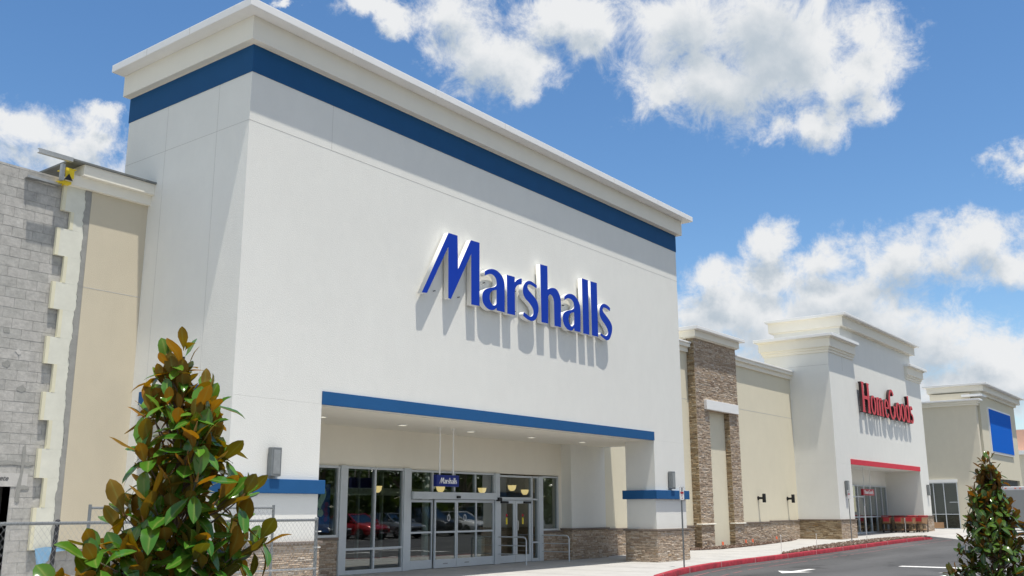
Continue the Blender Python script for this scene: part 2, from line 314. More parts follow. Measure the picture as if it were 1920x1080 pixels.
class MB:
    """collects shapes (in the parent's own coordinates, or world ones for parentless things) into ONE mesh"""
    def __init__(s): s.v = []; s.f = []; s.r = []; s.smooth = False; s.cuts = []
    def next(s):
        """what follows is a separate object of the same name"""
        s.cuts.append((len(s.v), len(s.f))); return s
    def add(s, verts, faces, rnd=0.0):
        n = len(s.v); s.v += [tuple(v) for v in verts]; s.f += [tuple(i+n for i in f) for f in faces]; s.r += [rnd]*len(faces); return s
    def box(s, x0, x1, y0, y1, z0, z1, rnd=0.0):
        v = [(x, y, z) for x in (x0, x1) for y in (y0, y1) for z in (z0, z1)]
        return s.add(v, [(0, 1, 3, 2), (4, 6, 7, 5), (0, 4, 5, 1), (2, 3, 7, 6), (0, 2, 6, 4), (1, 5, 7, 3)], rnd)
    def cbox(s, x0, x1, y0, y1, z0, z1, c=.01, rnd=0.0):
        """box with chamfered edges"""
        bm = bmesh.new(); bmesh.ops.create_cube(bm, size=1.0)
        for v in bm.verts: v.co = ((x0+x1)/2+v.co.x*(x1-x0), (y0+y1)/2+v.co.y*(y1-y0), (z0+z1)/2+v.co.z*(z1-z0))
        bmesh.ops.bevel(bm, geom=bm.edges[:], offset=c, segments=2, affect='EDGES', profile=.5)
        bm.verts.index_update(); s.add([v.co[:] for v in bm.verts], [[v.index for v in f.verts] for f in bm.faces], rnd); bm.free(); return s
    def frame_box(s, c, ux, uy, uz, hx, hy, hz, rnd=0.0):
        c, ux, uy, uz = map(Vector, (c, ux, uy, uz)); v = []
        for a in (-1, 1):
            for b in (-1, 1):
                for d in (-1, 1): v.append(c+ux*a*hx+uy*b*hy+uz*d*hz)
        return s.add(v, [(0, 1, 3, 2), (4, 6, 7, 5), (0, 4, 5, 1), (2, 3, 7, 6), (0, 2, 6, 4), (1, 5, 7, 3)], rnd)
    def tube(s, pts, r, n=8, cap=True, rnd=0.0):
        pts = [Vector(p) for p in pts]; rr = r if isinstance(r, (list, tuple)) else [r]*len(pts); vs = []; fs = []
        for i, p in enumerate(pts):
            d = (pts[min(i+1, len(pts)-1)]-pts[max(i-1, 0)]).normalized()
            a = d.cross(Vector((0, 0, 1))) if abs(d.z) < .95 else d.cross(Vector((1, 0, 0)))
            a.normalize(); b = d.cross(a)
            for k in range(n):
                t = 2*math.pi*k/n; vs.append(p+(a*math.cos(t)+b*math.sin(t))*rr[i])
        for i in range(len(pts)-1):
            for k in range(n):
                fs.append((i*n+k, i*n+(k+1) % n, (i+1)*n+(k+1) % n, (i+1)*n+k))
        if cap: fs.append(tuple(range(n))[::-1]); fs.append(tuple((len(pts)-1)*n+k for k in range(n)))
        return s.add(vs, fs, rnd)
    def lathe(s, c, prof, n=24, axis='z', rnd=0.0):
        vs = []; fs = []
        for (r, h) in prof:
            for k in range(n):
                t = 2*math.pi*k/n
                p = (r*math.cos(t), r*math.sin(t), h)
                if axis == 'y': p = (p[0], p[2], p[1])
                if axis == 'x': p = (p[2], p[0], p[1])
                vs.append((c[0]+p[0], c[1]+p[1], c[2]+p[2]))
        for i in range(len(prof)-1):
            for k in range(n): fs.append((i*n+k, i*n+(k+1) % n, (i+1)*n+(k+1) % n, (i+1)*n+k))
        fs.append(tuple(range(n))[::-1]); fs.append(tuple((len(prof)-1)*n+k for k in range(n)))
        return s.add(vs, fs, rnd)
    def prism(s, poly, axis, a, b, rnd=0.0):
        """poly in the two other axes, extruded from a to b along axis"""
        n = len(poly); vs = []
        for t in (a, b):
            for (p, q) in poly:
                vs.append({'x': (t, p, q), 'y': (p, t, q), 'z': (p, q, t)}[axis])
        fs = [tuple(range(n)), tuple(range(n, 2*n))[::-1]] + [(i, i+n, (i+1) % n+n, (i+1) % n) for i in range(n)]
        return s.add(vs, fs, rnd)
    def build(s, name, material, parent=None, world=True, loc=None, recalc=True):
        if s.cuts:
            c = [(0, 0)]+s.cuts+[(len(s.v), len(s.f))]; o = None
            for (v0, f0), (v1, f1) in zip(c, c[1:]):
                q = MB(); q.v = s.v[v0:v1]; q.f = [tuple(i-v0 for i in f) for f in s.f[f0:f1]]; q.r = s.r[f0:f1]; q.smooth = s.smooth
                if q.f: o = q.build(name, material, parent, world, loc, recalc)
            return o
        me = bpy.data.meshes.new(name); off = Vector((0, 0, 0))
        if parent is not None and world: off = parent['_base'] if '_base' in parent else parent.location
        off = Vector(off)
        if loc is not None: off = Vector(loc)
        me.from_pydata([tuple(Vector(v)-off) for v in s.v], [], s.f)
        if any(s.r):
            at = me.attributes.new('rnd', 'FLOAT', 'FACE'); at.data.foreach_set('value', s.r)
        if recalc:
            bm = bmesh.new(); bm.from_mesh(me); bmesh.ops.recalc_face_normals(bm, faces=bm.faces); bm.to_mesh(me); bm.free()
        me.materials.append(MATS[material])
        if s.smooth:
            me.polygons.foreach_set('use_smooth', [True]*len(me.polygons))
            try: me.set_sharp_from_angle(angle=R(40))
            except Exception: pass
        o = bpy.data.objects.new(name, me); COL.objects.link(o)
        if parent is not None: o.parent = parent
        if loc is not None: o.location = loc
        return o
def sub(mb, name, material, parent, root):
    """a sub-part: child of a part, its shape given in the thing's own frame (parts have no offset of their own)"""
    o = mb.build(name, material, None, world=False, loc=None)
    if root is not None:
        o.data.transform(Matrix.Translation(-Vector(root.location)))
    o.parent = parent; return o
def copy_tree(o, parent=None):
    c = o.copy(); COL.objects.link(c)
    if parent is not None: c.parent = parent
    for ch in [x for x in o.children]: copy_tree(ch, c)
    return c

def steps_box(mb, x0, x1, y0, y1, prof, sides=('L', 'F', 'R', 'B')):
    """cornice: stacked boxes round a rectangle; prof = (overhang, z0, z1)"""
    for (o, z0, z1) in prof:
        mb.box(x0-(o if 'L' in sides else 0), x1+(o if 'R' in sides else 0), y0-(o if 'F' in sides else 0), y1+(o if 'B' in sides else 0), z0, z1)
    return mb

def ledge(mb, p, u, w, h, nrm, rng, z0=None, hmin=.028, hmax=.062, lmin=.08, lmax=.32, pmin=.003, pmax=.017):
    """stacked ledge stone: one relief block per stone. p = lower corner, u = unit along, nrm = outward"""
    p, u, nrm = Vector(p), Vector(u), Vector(nrm); z = 0.0
    while z < h-1e-4:
        rh = min(rng.uniform(hmin, hmax), h-z)
        if h-z-rh < .02: rh = h-z
        x = -rng.uniform(0, lmax*.4)
        while x < w-1e-4:
            l = rng.uniform(lmin, lmax); a = max(x, 0.0); b = min(x+l, w)
            if b-a > .012:
                d = rng.uniform(pmin, pmax); g = .003
                q = [p+u*(a+g)+Vector((0, 0, z+g)), p+u*(b-g)+Vector((0, 0, z+g)), p+u*(b-g)+Vector((0, 0, z+rh-g)), p+u*(a+g)+Vector((0, 0, z+rh-g))]
                j = [rng.uniform(-.006, .006) for _ in range(4)]
                t = [q[k]*1.0+nrm*(d+j[k]) for k in range(4)]
                c = min(.012, (b-a)*.2, rh*.25); cz = Vector((0, 0, c))
                t[0] += u*c+cz; t[1] += -u*c+cz; t[2] += -u*c-cz; t[3] += u*c-cz
                mb.add(q+t, [(4, 5, 6, 7), (0, 1, 5, 4), (1, 2, 6, 5), (2, 3, 7, 6), (3, 0, 4, 7)], rng.uniform(.02, 1))
            x += l
        z += rh
    return mb

def smooth_poly(pts, n=5):
    """closed outline with corner flags -> dense outline (Catmull-Rom between corners)"""
    out = []; N_ = len(pts)
    for i in range(N_):
        p1, p2 = pts[i], pts[(i+1) % N_]; p0 = pts[i-1] if not p1[2] else p1; p3 = pts[(i+2) % N_] if not p2[2] else p2
        if p1[2] and p2[2]: out.append((p1[0], p1[1])); continue
        for k in range(n):
            t = k/n; v = []
            for a in (0, 1):
                v.append(.5*((2*p1[a])+(-p0[a]+p2[a])*t+(2*p0[a]-5*p1[a]+4*p2[a]-p3[a])*t*t+(-p0[a]+3*p1[a]-3*p2[a]+p3[a])*t**3))
            out.append(tuple(v))
    return out
def outline_mesh(name, loops, depth, y_front, bevel=0.0):
    """loops of (x, z) filled and extruded in +y from y_front; returns mesh (holes allowed)"""
    cu = bpy.data.curves.new(name, 'CURVE'); cu.dimensions = '2D'; cu.fill_mode = 'BOTH'; cu.extrude = depth/2; cu.bevel_depth = bevel
    for lp in loops:
        s = cu.splines.new('POLY'); s.points.add(len(lp)-1); s.use_cyclic_u = True
        for i, (x, z) in enumerate(lp): s.points[i].co = (x, z, 0, 1)
    ob = bpy.data.objects.new(name+'_tmp', cu); COL.objects.link(ob)
    bpy.context.view_layer.update()
    dg = bpy.context.evaluated_depsgraph_get(); me = bpy.data.meshes.new_from_object(ob.evaluated_get(dg))
    bpy.data.objects.remove(ob); bpy.data.curves.remove(cu)
    # (x, y, z)curve -> (x, depth, y)
    mtx = Matrix(((1, 0, 0, 0), (0, 0, -1, y_front+depth/2), (0, 1, 0, 0), (0, 0, 0, 1)))
    me.transform(mtx); me.name = name; return me
def put(me, name, material, parent=None, off=None):
    me.materials.clear(); me.materials.append(MATS[material])
    if off is not None: me.transform(Matrix.Translation(-Vector(off)))
    o = bpy.data.objects.new(name, me); COL.objects.link(o)
    if parent is not None: o.parent = parent
    return o
def text_mesh(name, body, size, material, parent, loc, rot=(R(90), 0, 0), depth=.004, align='CENTER', shear=0.0, bold=0.0, sx=1.0):
    cu = bpy.data.curves.new(name, 'FONT'); cu.body = body; cu.size = size; cu.extrude = depth; cu.align_x = align; cu.align_y = 'CENTER'
    cu.shear = shear; cu.offset = bold
    ob = bpy.data.objects.new(name+'_tmp', cu); COL.objects.link(ob); bpy.context.view_layer.update()
    dg = bpy.context.evaluated_depsgraph_get(); me = bpy.data.meshes.new_from_object(ob.evaluated_get(dg))
    bpy.data.objects.remove(ob); bpy.data.curves.remove(cu); me.name = name
    base = Vector(parent.location) if parent is not None else Vector((0, 0, 0))
    me.materials.clear(); me.materials.append(MATS[material])
    from mathutils import Euler
    me.transform(Matrix.Translation(Vector(loc)-base) @ Euler(rot).to_matrix().to_4x4() @ Matrix.Diagonal((sx, 1, 1, 1)))
    o = bpy.data.objects.new(name, me); COL.objects.link(o)
    if parent is not None: o.parent = parent
    return o
def g(x):
    """height of the pavement above its level at the first store (the lot climbs gently along the row)"""
    if x < 30: return 0.0
    if x < 50: return .18*((x-30)/20)**1.5
    return min(.18+(x-50)*.006, .32)
# ================================================================== GROUND AND PAVING (setting)
def strip(name, material, xs, f0, f1, zf, kind='structure'):
    """sheet between y=f0(x) and y=f1(x) at height zf(x)"""
    b = MB(); v = []; f = []
    for x in xs: v += [(x, f0(x), zf(x)), (x, f1(x), zf(x))]
    for i in range(len(xs)-1): f.append((2*i, 2*i+2, 2*i+3, 2*i+1))
    b.add(v, f); o = b.build(name, material, recalc=False); tag(o, kind=kind); return o
XS = [-300, -60, -20, 0, 8, 14, 18, 20, 22, 24, 26, 28, 30, 33, 36, 39, 42, 45, 48, 51, 54, 57, 60, 65, 70, 80, 110, 160, 500]
def kerb_y(x):
    P = [(-300, 6.2), (9, 6.2), (14, 8.2), (18, 10.3), (20.2, 11.4), (22.35, 12.4), (25.07, 13.2), (27.9, 13.72), (31, 14.0), (38, 14.2), (46, 14.25), (53, 14.25), (57, 14.2), (500, 14.2)]
    for (a, c), (b, d) in zip(P, P[1:]):
        if a <= x <= b: return c+(d-c)*(x-a)/(b-a)
    return 14.2
KX = [-60, 0, 8, 14]+[14+.75*i for i in range(1, 55)]
KX = [x for x in KX if x <= 55.3]
b = MB(); b.box(-600, 600, -500, 700, -.9, -.2); tag(b.build('ground', 'asphalt_far'), kind='structure')
strip('road', 'asphalt', XS, lambda x: -60, lambda x: kerb_y(x)+.1, lambda x: g(x)-.15)
PX = sorted(set(XS+KX+[55.4, 56]))
def pave_y0(x): return kerb_y(x)+.15
strip('pavement', 'concrete', [x for x in PX if x <= 110], pave_y0, lambda x: 27.0, lambda x: g(x)-.002 if x <= 55.4 else g(x)-.002)
b = MB(); v = []; f = []
for x in (54.6, 55.4, 60, 65, 70, 80, 110): v += [(x, 12.9, g(x)-.1475), (x, 14.36, g(x)-.0015)]
for i in range(6): f.append((2*i, 2*i+2, 2*i+3, 2*i+1))
b.add(v, f); b.add([(54.6, 12.9, g(54.6)-.1475), (54.6, 14.36, g(54.6)-.0015), (54.6, 14.36, g(54.6)-.16)], [(0, 1, 2)])
tag(b.build('kerb_ramp', 'concrete', recalc=False), kind='structure')
# pavement joints
b = MB()
for x in [14+1.8*i for i in range(26)]:
    y0 = kerb_y(x)+.16; y1 = 18.9
    if x > 55: y0 = 14.3
    b.frame_box((x, (y0+y1)/2, g(x)-.001), (1, 0, 0), (0, 1, 0), (0, 0, 1), .006, (y1-y0)/2, .0022)
for y in (16.3,):
    for x in range(30, 48): b.frame_box((x+.5, 15.9, g(x+.5)-.001), (1, 0, (g(x+1)-g(x))), (0, 1, 0), (0, 0, 1), .5, .005, .0025)
o = b.build('pavement_joint', 'joint'); tag(o, kind='structure')
# red kerb: real step, rounded nose
def kerb(name, material, xs, h=.15, w=.16):
    mb = MB(); prof = [(0, -h-.02), (0, -.03), (.012, -.008), (.035, 0.0), (w, 0.0), (w, -.1)]
    n = len(prof); v = []; f = []
    for i, x in enumerate(xs):
        x0, x1 = xs[max(i-1, 0)], xs[min(i+1, len(xs)-1)]; t = Vector((x1-x0, kerb_y(x1)-kerb_y(x0))).normalized(); nx, ny = -t.y, t.x
        end = max(0.0, min(1.0, (55.3-x)/2.2))
        for (a, z) in prof: v.append((x+nx*a, kerb_y(x)+ny*a, g(x)+z+.004-(1-end)*(.13 if z > -.05 else 0)))
    for i in range(len(xs)-1):
        for k in range(n-1): f.append((i*n+k, (i+1)*n+k, (i+1)*n+k+1, i*n+k+1))
    mb.add(v, f); mb.smooth = True; o = mb.build(name, material); tag(o, kind='structure'); return o
kerb('kerb', 'kerb_red', KX)
b = MB()
for i in range(11):
    x = 22.6+i*3.05; y = kerb_y(x); b.next(); b.box(x, x+.014, y-.004, y+.15, g(x)-.15, g(x)+.0065)
tag(b.build('kerb_joint', 'joint'), kind='structure')
for o_ in COL.objects:
    if o_.name.startswith('kerb_joint'): o_['kind'] = 'structure'
# faint red overspray / lane lines along the kerb
b = MB(); rng = random.Random(2)
for off, w0 in ((.45, .035), (1.15, .03)):
    x = 22.0
    while x < 54:
        l = rng.uniform(.5, 2.2); x1 = min(x+l, 54)
        ya, yb = kerb_y(x)-off+rng.uniform(-.02, .02), kerb_y(x1)-off+rng.uniform(-.02, .02)
        b.add([(x, ya-w0, g(x)-.146), (x1, yb-w0, g(x1)-.146), (x1, yb+w0, g(x1)-.146), (x, ya+w0, g(x)-.146)], [(0, 1, 2, 3)])
        x = x1+rng.uniform(.05, .6)
tag(b.build('red_lane_line', 'paint_red_thin', recalc=False), kind='structure')
def road_z(x): return g(x)-.1455
def flat(name, pts, material='paint_white'):
    mb = MB(); mb.add([(x, y, road_z(x)) for x, y in pts], [tuple(range(len(pts)))]); return tag(mb.build(name, material, recalc=False), kind='structure')
def arrow(name, x, y, d, l=2.6, hw=.52, sw=.11):
    """straight arrow pointing along d*(+x)"""
    h = l*.42
    return flat(name, [(x, y), (x-d*h, y+hw), (x-d*h, y+sw), (x-d*l, y+sw), (x-d*l, y-sw), (x-d*h, y-sw), (x-d*h, y-hw)])
arrow('road_arrow', 27.0, 11.15, -1, l=2.3)
arrow('road_arrow', 30.7, 7.15, 1, l=2.6)
flat('stop_line', [(32.0, 9.45), (32.45, 9.45), (32.45, 3.6), (32.0, 3.6)])
for i in range(6):
    x0 = 57.2+i*1.3
    flat('crossing_stripe', [(x0, 12.85), (x0+.7, 12.85), (x0+.7, 10.2), (x0, 10.2)])
for i in range(2):
    x0 = 30.5+i*2.5
# mulch beds (rock and bark chips)
def mulch_bed(name, label, outline, zf, n, seed, size=.035):
    rg = random.Random(seed); xs = [p[0] for p in outline]; ys = [p[1] for p in outline]
    def inside(x, y):
        c = False; N_ = len(outline)
        for i in range(N_):
            x1, y1 = outline[i]; x2, y2 = outline[(i+1) % N_]
            if (y1 > y) != (y2 > y) and x < (x2-x1)*(y-y1)/(y2-y1)+x1: c = not c
        return c
    mb = MB(); mb.add([(x, y, zf(x)+.006) for x, y in outline], [tuple(range(len(outline)))], .15)
    k = 0
    while k < n:
        x = rg.uniform(min(xs), max(xs)); y = rg.uniform(min(ys), max(ys))
        if not inside(x, y): continue
        s = rg.uniform(.5, 1.3)*size; z = zf(x)+rg.uniform(.0, .03); a = rg.uniform(0, 6.28)
        p = [Vector((math.cos(a+t)*s*rg.uniform(.7, 1.4), math.sin(a+t)*s*rg.uniform(.7, 1.4), rg.uniform(-.3, .3)*s)) for t in (0, 1.57, 3.14, 4.71)]
        c = Vector((x, y, z)); top = c+Vector((0, 0, s*.9))
        mb.add([c+q for q in p]+[top], [(0, 1, 4), (1, 2, 4), (2, 3, 4), (3, 0, 4)], rg.uniform(0, 1)); k += 1
    return tag(mb.build(name, 'mulch'), label, 'mulch', kind='stuff')
lens = [(34.6, kerb_y(34.6)+.2)]+[(x, kerb_y(x)+.19) for x in range(36, 54, 2)]+[(54.3, kerb_y(54)+.2)]
lens += [(52, 15.0), (49, 15.45), (45, 15.6), (41, 15.35), (37.5, 14.85)]
mulch_bed('mulch_bed', 'long brown rock mulch bed running beside the red kerb', lens, g, 4200, 4, .05)
mulch_bed('mulch_bed', 'small brown mulch bed at the foot of the stone pillar', [(35.6, 18.3), (37.0, 17.75), (40.5, 17.8), (45.8, 18.3), (47.6, 18.75), (35.6, 18.8)], g, 1500, 5, .045)
# tree islands in the car park, each with a concrete edge
def island(cx, cy, rx, ry, zb, label, seed):
    pts = [(cx+rx*math.cos(t)*(abs(math.cos(t))**-.2 if abs(math.cos(t)) > .01 else 1), cy+ry*math.sin(t)) for t in [2*math.pi*i/28 for i in range(28)]]
    e = MB(); pr = [(0, -.02), (0, .10), (.02, .125), (.13, .125), (.13, .02)]; v = []; f = []; n = len(pr)
    for i, (x, y) in enumerate(pts):
        d = Vector((cx-x, cy-y)).normalized()
        for a, z in pr: v.append((x+d.x*a, y+d.y*a, zb+z))
    for i in range(len(pts)):
        j = (i+1) % len(pts)
        for k in range(n-1): f.append((i*n+k, j*n+k, j*n+k+1, i*n+k+1))
    e.add(v, f); e.smooth = True; tag(e.build('island_kerb', 'concrete'), kind='structure')
    inner = [(cx+(x-cx)*(1-.12/max(rx, ry)), cy+(y-cy)*(1-.12/max(rx, ry))) for x, y in pts]
    mulch_bed('mulch_bed', label, inner, lambda x: zb+.07, 700, seed, .04)
island(2.9, 4.35, 1.6, 1.0, -.15, 'brown mulch in the parking island under the near magnolia', 8)
island(11.7, 2.45, 2.2, 1.0, -.15, 'brown mulch in the parking island under the far magnolia', 9)

# ================================================================== FIRST STORE: white tower with entrance porch
D, XL, XR, YB = 15.38, 11.39, 29.57, 19.88
X1, X2, YP, YR, YW = 13.62, 27.56, 16.44, 18.5, 18.9
ZS, ZT = 3.75, 11.44
st = thing('department_store', 'tall white stucco store block with blue band, deep entrance porch and stone base', 'store', (XL, YW, 0))
rng = random.Random(11)
b = MB(); b.box(XL, XR, D, YB, ZS, 11.0)
for (x0, x1, y0, y1) in ((XL, X1, D, YP), (X2, XR, D, YP), (XL, X1, YR, YB), (27.45, XR, YR, YB)):
    b.box(x0, x1, y0, y1, -.1, ZS-.002)
b.build('wall', 'stucco_white', st)
b = MB(); b.box(X1-.0, 27.45, YW, YW+.25, 2.70, ZS-.004); b.box(X1, 17.53, YW, YW+.25, -.1, .90); b.box(27.28, 27.45, YW, YW+.25, -.1, 2.7); b.box(26.32, 27.28, YW, YW+.25, -.1, .90)
b.build('entrance_wall', 'stucco_cream', st)
b = MB(); b.box(XL+.1, XR-.1, D+.35, YW, ZS-.012, ZS-.003); b.build('soffit', 'stucco_trim', st)
b = MB(); b.box(XL-.03, XR+.03, D-.03, YB+.03, 10.97, 10.984); b.box(XL-.18, XR+.18, D-.18, YB+.06, 10.985, 11.50)
b.build('cornice', 'stucco_trim', st)
b = MB(); b.cbox(XL-.48, XR+.48, D-.48, YB+.12, 11.502, 11.68, .012); b.build('cornice_cap', 'cap_metal', st)
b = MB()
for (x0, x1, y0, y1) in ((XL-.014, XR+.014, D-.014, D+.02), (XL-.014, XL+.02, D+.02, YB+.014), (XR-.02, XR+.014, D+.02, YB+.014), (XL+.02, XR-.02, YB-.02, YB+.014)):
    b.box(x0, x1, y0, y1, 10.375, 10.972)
b.build('blue_band', 'blue_band_shaded', st)
b = MB(); b.box(X1, X2, D-.03, D+.06, ZS-.006, 4.015); b.next(); b.box(XL-.03, XL+.06, YP, YR, ZS-.006, 4.015); b.next(); b.box(XR-.06, XR+.03, YP, YR, ZS-.006, 4.015)
b.build('opening_band', 'blue_band', st)
for (x0, x1) in ((XL, X1), (X2, XR)):
    b = MB(); b.cbox(x0-.10, x1+.10, D-.10, YP+.10, 1.92, 2.195, .012); b.build('belt_band', 'blue_band', st)
b = MB()
for i in range(1, 7):
    x = XL-.48+i*2.77; b.next(); b.box(x, x+.007, D-.4825, D-.45, 11.512, 11.67)
for i in (1, 2): b.next(); b.box(XL-.4825, XL-.45, D+i*1.6, D+i*1.6+.007, 11.512, 11.67)
b.build('cap_seam', 'joint', st)
# stucco joints (recessed beads read as fine grey lines)
b = MB()
b.box(XL-.0025, XR+.0025, D-.0025, D+.01, 9.318, 9.327); b.box(XL-.0025, XL+.01, D, YB, 9.318, 9.326)
for y in (16.45, 18.3): b.box(XL-.0025, XL+.01, y, y+.006, 4.02, 10.37)
for x in (13.60,): b.box(x, x+.006, D-.0025, D+.01, 9.33, 10.37)
b.build('joint', 'joint', st)
# stone base round each pier and under the porch walls
def stone_base(root, x0, x1, y0, y1, h, z0=0.0, faces='LFR', mat_='ledge_stone', cap=True, proud=.05, name='stone_base'):
    mb = MB(); mb.box(x0-proud, x1+proud, y0-proud, y1+(proud if 'B' in faces else 0), z0-.1, z0+h-.06, .2)
    if 'F' in faces: ledge(mb, (x0-proud, y0-proud, z0), (1, 0, 0), x1-x0+2*proud, h-.065, (0, -1, 0), rng)
    if 'B' in faces: ledge(mb, (x0-proud, y1+proud, z0), (1, 0, 0), x1-x0+2*proud, h-.065, (0, 1, 0), rng)
    if 'L' in faces: ledge(mb, (x0-proud, y0-proud, z0), (0, 1, 0), y1-y0+proud, h-.065, (-1, 0, 0), rng)
    if 'R' in faces: ledge(mb, (x1+proud, y0-proud, z0), (0, 1, 0), y1-y0+proud, h-.065, (1, 0, 0), rng)
    o = mb.build(name, mat_, root)
    if cap:
        c = MB(); c.cbox(x0-proud-.05, x1+proud+.05, y0-proud-.05, y1+(proud+.05 if 'B' in faces else -.0), z0+h-.058, z0+h, .008)
        c.build('stone_cap', 'ledge_cap', root)
    return o
attr_mat('ledge_cap', [(0, (.20, .165, .14)), (1, (.24, .19, .16))], noise_amt=.25)
stone_base(st, XL, X1, D, YP, 1.0, faces='LFRB'); stone_base(st, X2, XR, D, YP, 1.0, faces='LFRB')
stone_base(st, 27.45, XR, YR, YW+.3, 1.0, faces='LFR'); stone_base(st, X1, 17.50, YW, YW+.2, .93, faces='F'); stone_base(st, 26.35, 27.45, YW, YW+.2, .93, faces='F')
stone_base(st, XL, X1, YR, YW+.3, 1.0, faces='LFR')

# ---------------------------------------------------------------- storefront
YS = 18.88; K = YS/19.05
def sx(x): return x*K
def sz(z): return 1.6+(z-1.6)*K
sf = thing('storefront', 'aluminium and glass shop front with sliding doors set back under the porch', 'storefront', (sx(17.6), YS, 0))
def bars(root, name, rects, y0=YS-.05, y1=YS+.07, material='aluminium', parent=None, c=.006):
    mb = MB()
    for (x0, x1, z0, z1) in rects: mb.cbox(sx(x0), sx(x1), y0, y1, sz(z0) if z0 > .02 else 0.001, sz(z1), c)
    return mb.build(name, material, root)
def pane(root, x0, x1, z0, z1, y=YS+.01, name='glass_pane'):
    mb = MB(); mb.box(sx(x0), sx(x1), y, y+.008, sz(z0), sz(z1)); return mb.build(name, 'shop_glass', root)
# left window above the stone
bars(sf, 'window_frame', [(14.35, 14.41, .92, 2.70), (17.49, 17.548, .92, 2.70), (14.41, 17.49, .92, .985), (14.41, 17.49, 2.655, 2.72), (15.95, 16.0, .985, 2.655)])
pane(sf, 14.41, 15.95, .985, 2.655); pane(sf, 16.0, 17.49, .985, 2.655)
bars(sf, 'post', [(17.55, 17.80, 0, 2.735)], YS-.09, YS+.09)
bars(sf, 'window_frame', [(17.801, 17.83, .0, 2.70), (18.81, 18.87, .0, 2.70), (19.89, 19.92, 0, 2.70), (17.83, 18.81, .58, .64), (18.87, 19.89, .58, .64), (17.83, 18.81, .001, .09), (18.87, 19.89, .001, .09), (17.83, 18.81, 2.66, 2.72), (18.87, 19.89, 2.66, 2.72)])
for a, c in ((17.83, 18.81), (18.87, 19.89)): pane(sf, a, c, .64, 2.66); pane(sf, a, c, .09, .58)
bars(sf, 'post', [(19.921, 20.19, 0, 2.735)], YS-.08, YS+.09)
# transom lights over the sliding doors
bars(sf, 'transom_frame', [(20.2, 23.97, 2.645, 2.70), (20.2, 20.24, 2.105, 2.645), (21.11, 21.15, 2.105, 2.645), (22.07, 22.11, 2.105, 2.645), (23.04, 23.08, 2.105, 2.645), (23.93, 23.97, 2.105, 2.645)])
for a, c in ((20.24, 21.11), (21.15, 22.07), (22.11, 23.04), (23.08, 23.93)): pane(sf, a, c, 2.105, 2.645)
bars(sf, 'door_header', [(20.2, 23.97, 1.90, 2.10)], YS-.16, YS+.1)
b = MB(); b.cbox(sx(22.03), sx(22.17), YS-.22, YS-.162, sz(1.93), sz(2.0), .01); b.build('door_sensor', 'black', sf)
DP = [(20.21, 21.16, 0.0), (21.17, 22.12, -.07), (22.13, 23.05, -.07), (23.06, 23.96, 0.0)]
for i, (a, c, dy) in enumerate(DP):
    mb = MB()
    for (x0, x1, z0, z1) in ((a, a+.055, .02, 1.89), (c-.055, c, .02, 1.89), (a+.055, c-.055, .02, .235), (a+.055, c-.055, 1.81, 1.89), (a+.055, c-.055, .955, 1.01)):
        mb.cbox(sx(x0), sx(x1), YS-.03+dy, YS+.02+dy, sz(z0) if z0 > .03 else .012, sz(z1), .004)
    d = mb.build('sliding_door', 'aluminium', sf)
    for z0, z1 in ((.235, .955), (1.01, 1.81)):
        p = MB(); p.box(sx(a+.055), sx(c-.055), YS-.008+dy, YS+dy, sz(z0), sz(z1)); sub(p, 'glass_pane', 'shop_glass', d, sf)
    if i in (1, 2):
        k = MB(); xx = sx((a+c)/2)+(.12 if i == 1 else -.1)
        ring = [(xx+.05*math.cos(t), YS-.035+dy, 1.38+.085*math.sin(t)) for t in [2*math.pi*j/20 for j in range(21)]]
        k.tube(ring, .009, 5, cap=False); sub(k, 'door_sticker', 'sign_white', d, sf)
        k = MB()
        for j, w in enumerate((.02, .016, .02, .016, .02, .018)): k.box(sx((a+c)/2)-.09+j*.032, sx((a+c)/2)-.09+j*.032+w, YS-.0335+dy, YS-.0305+dy, .112, .135+(j % 2)*.004)
        sub(k, 'door_marking', 'sign_grey_ink', d, sf)
bars(sf, 'post', [(23.971, 24.20, 0, 2.70)], YS-.08, YS+.09)
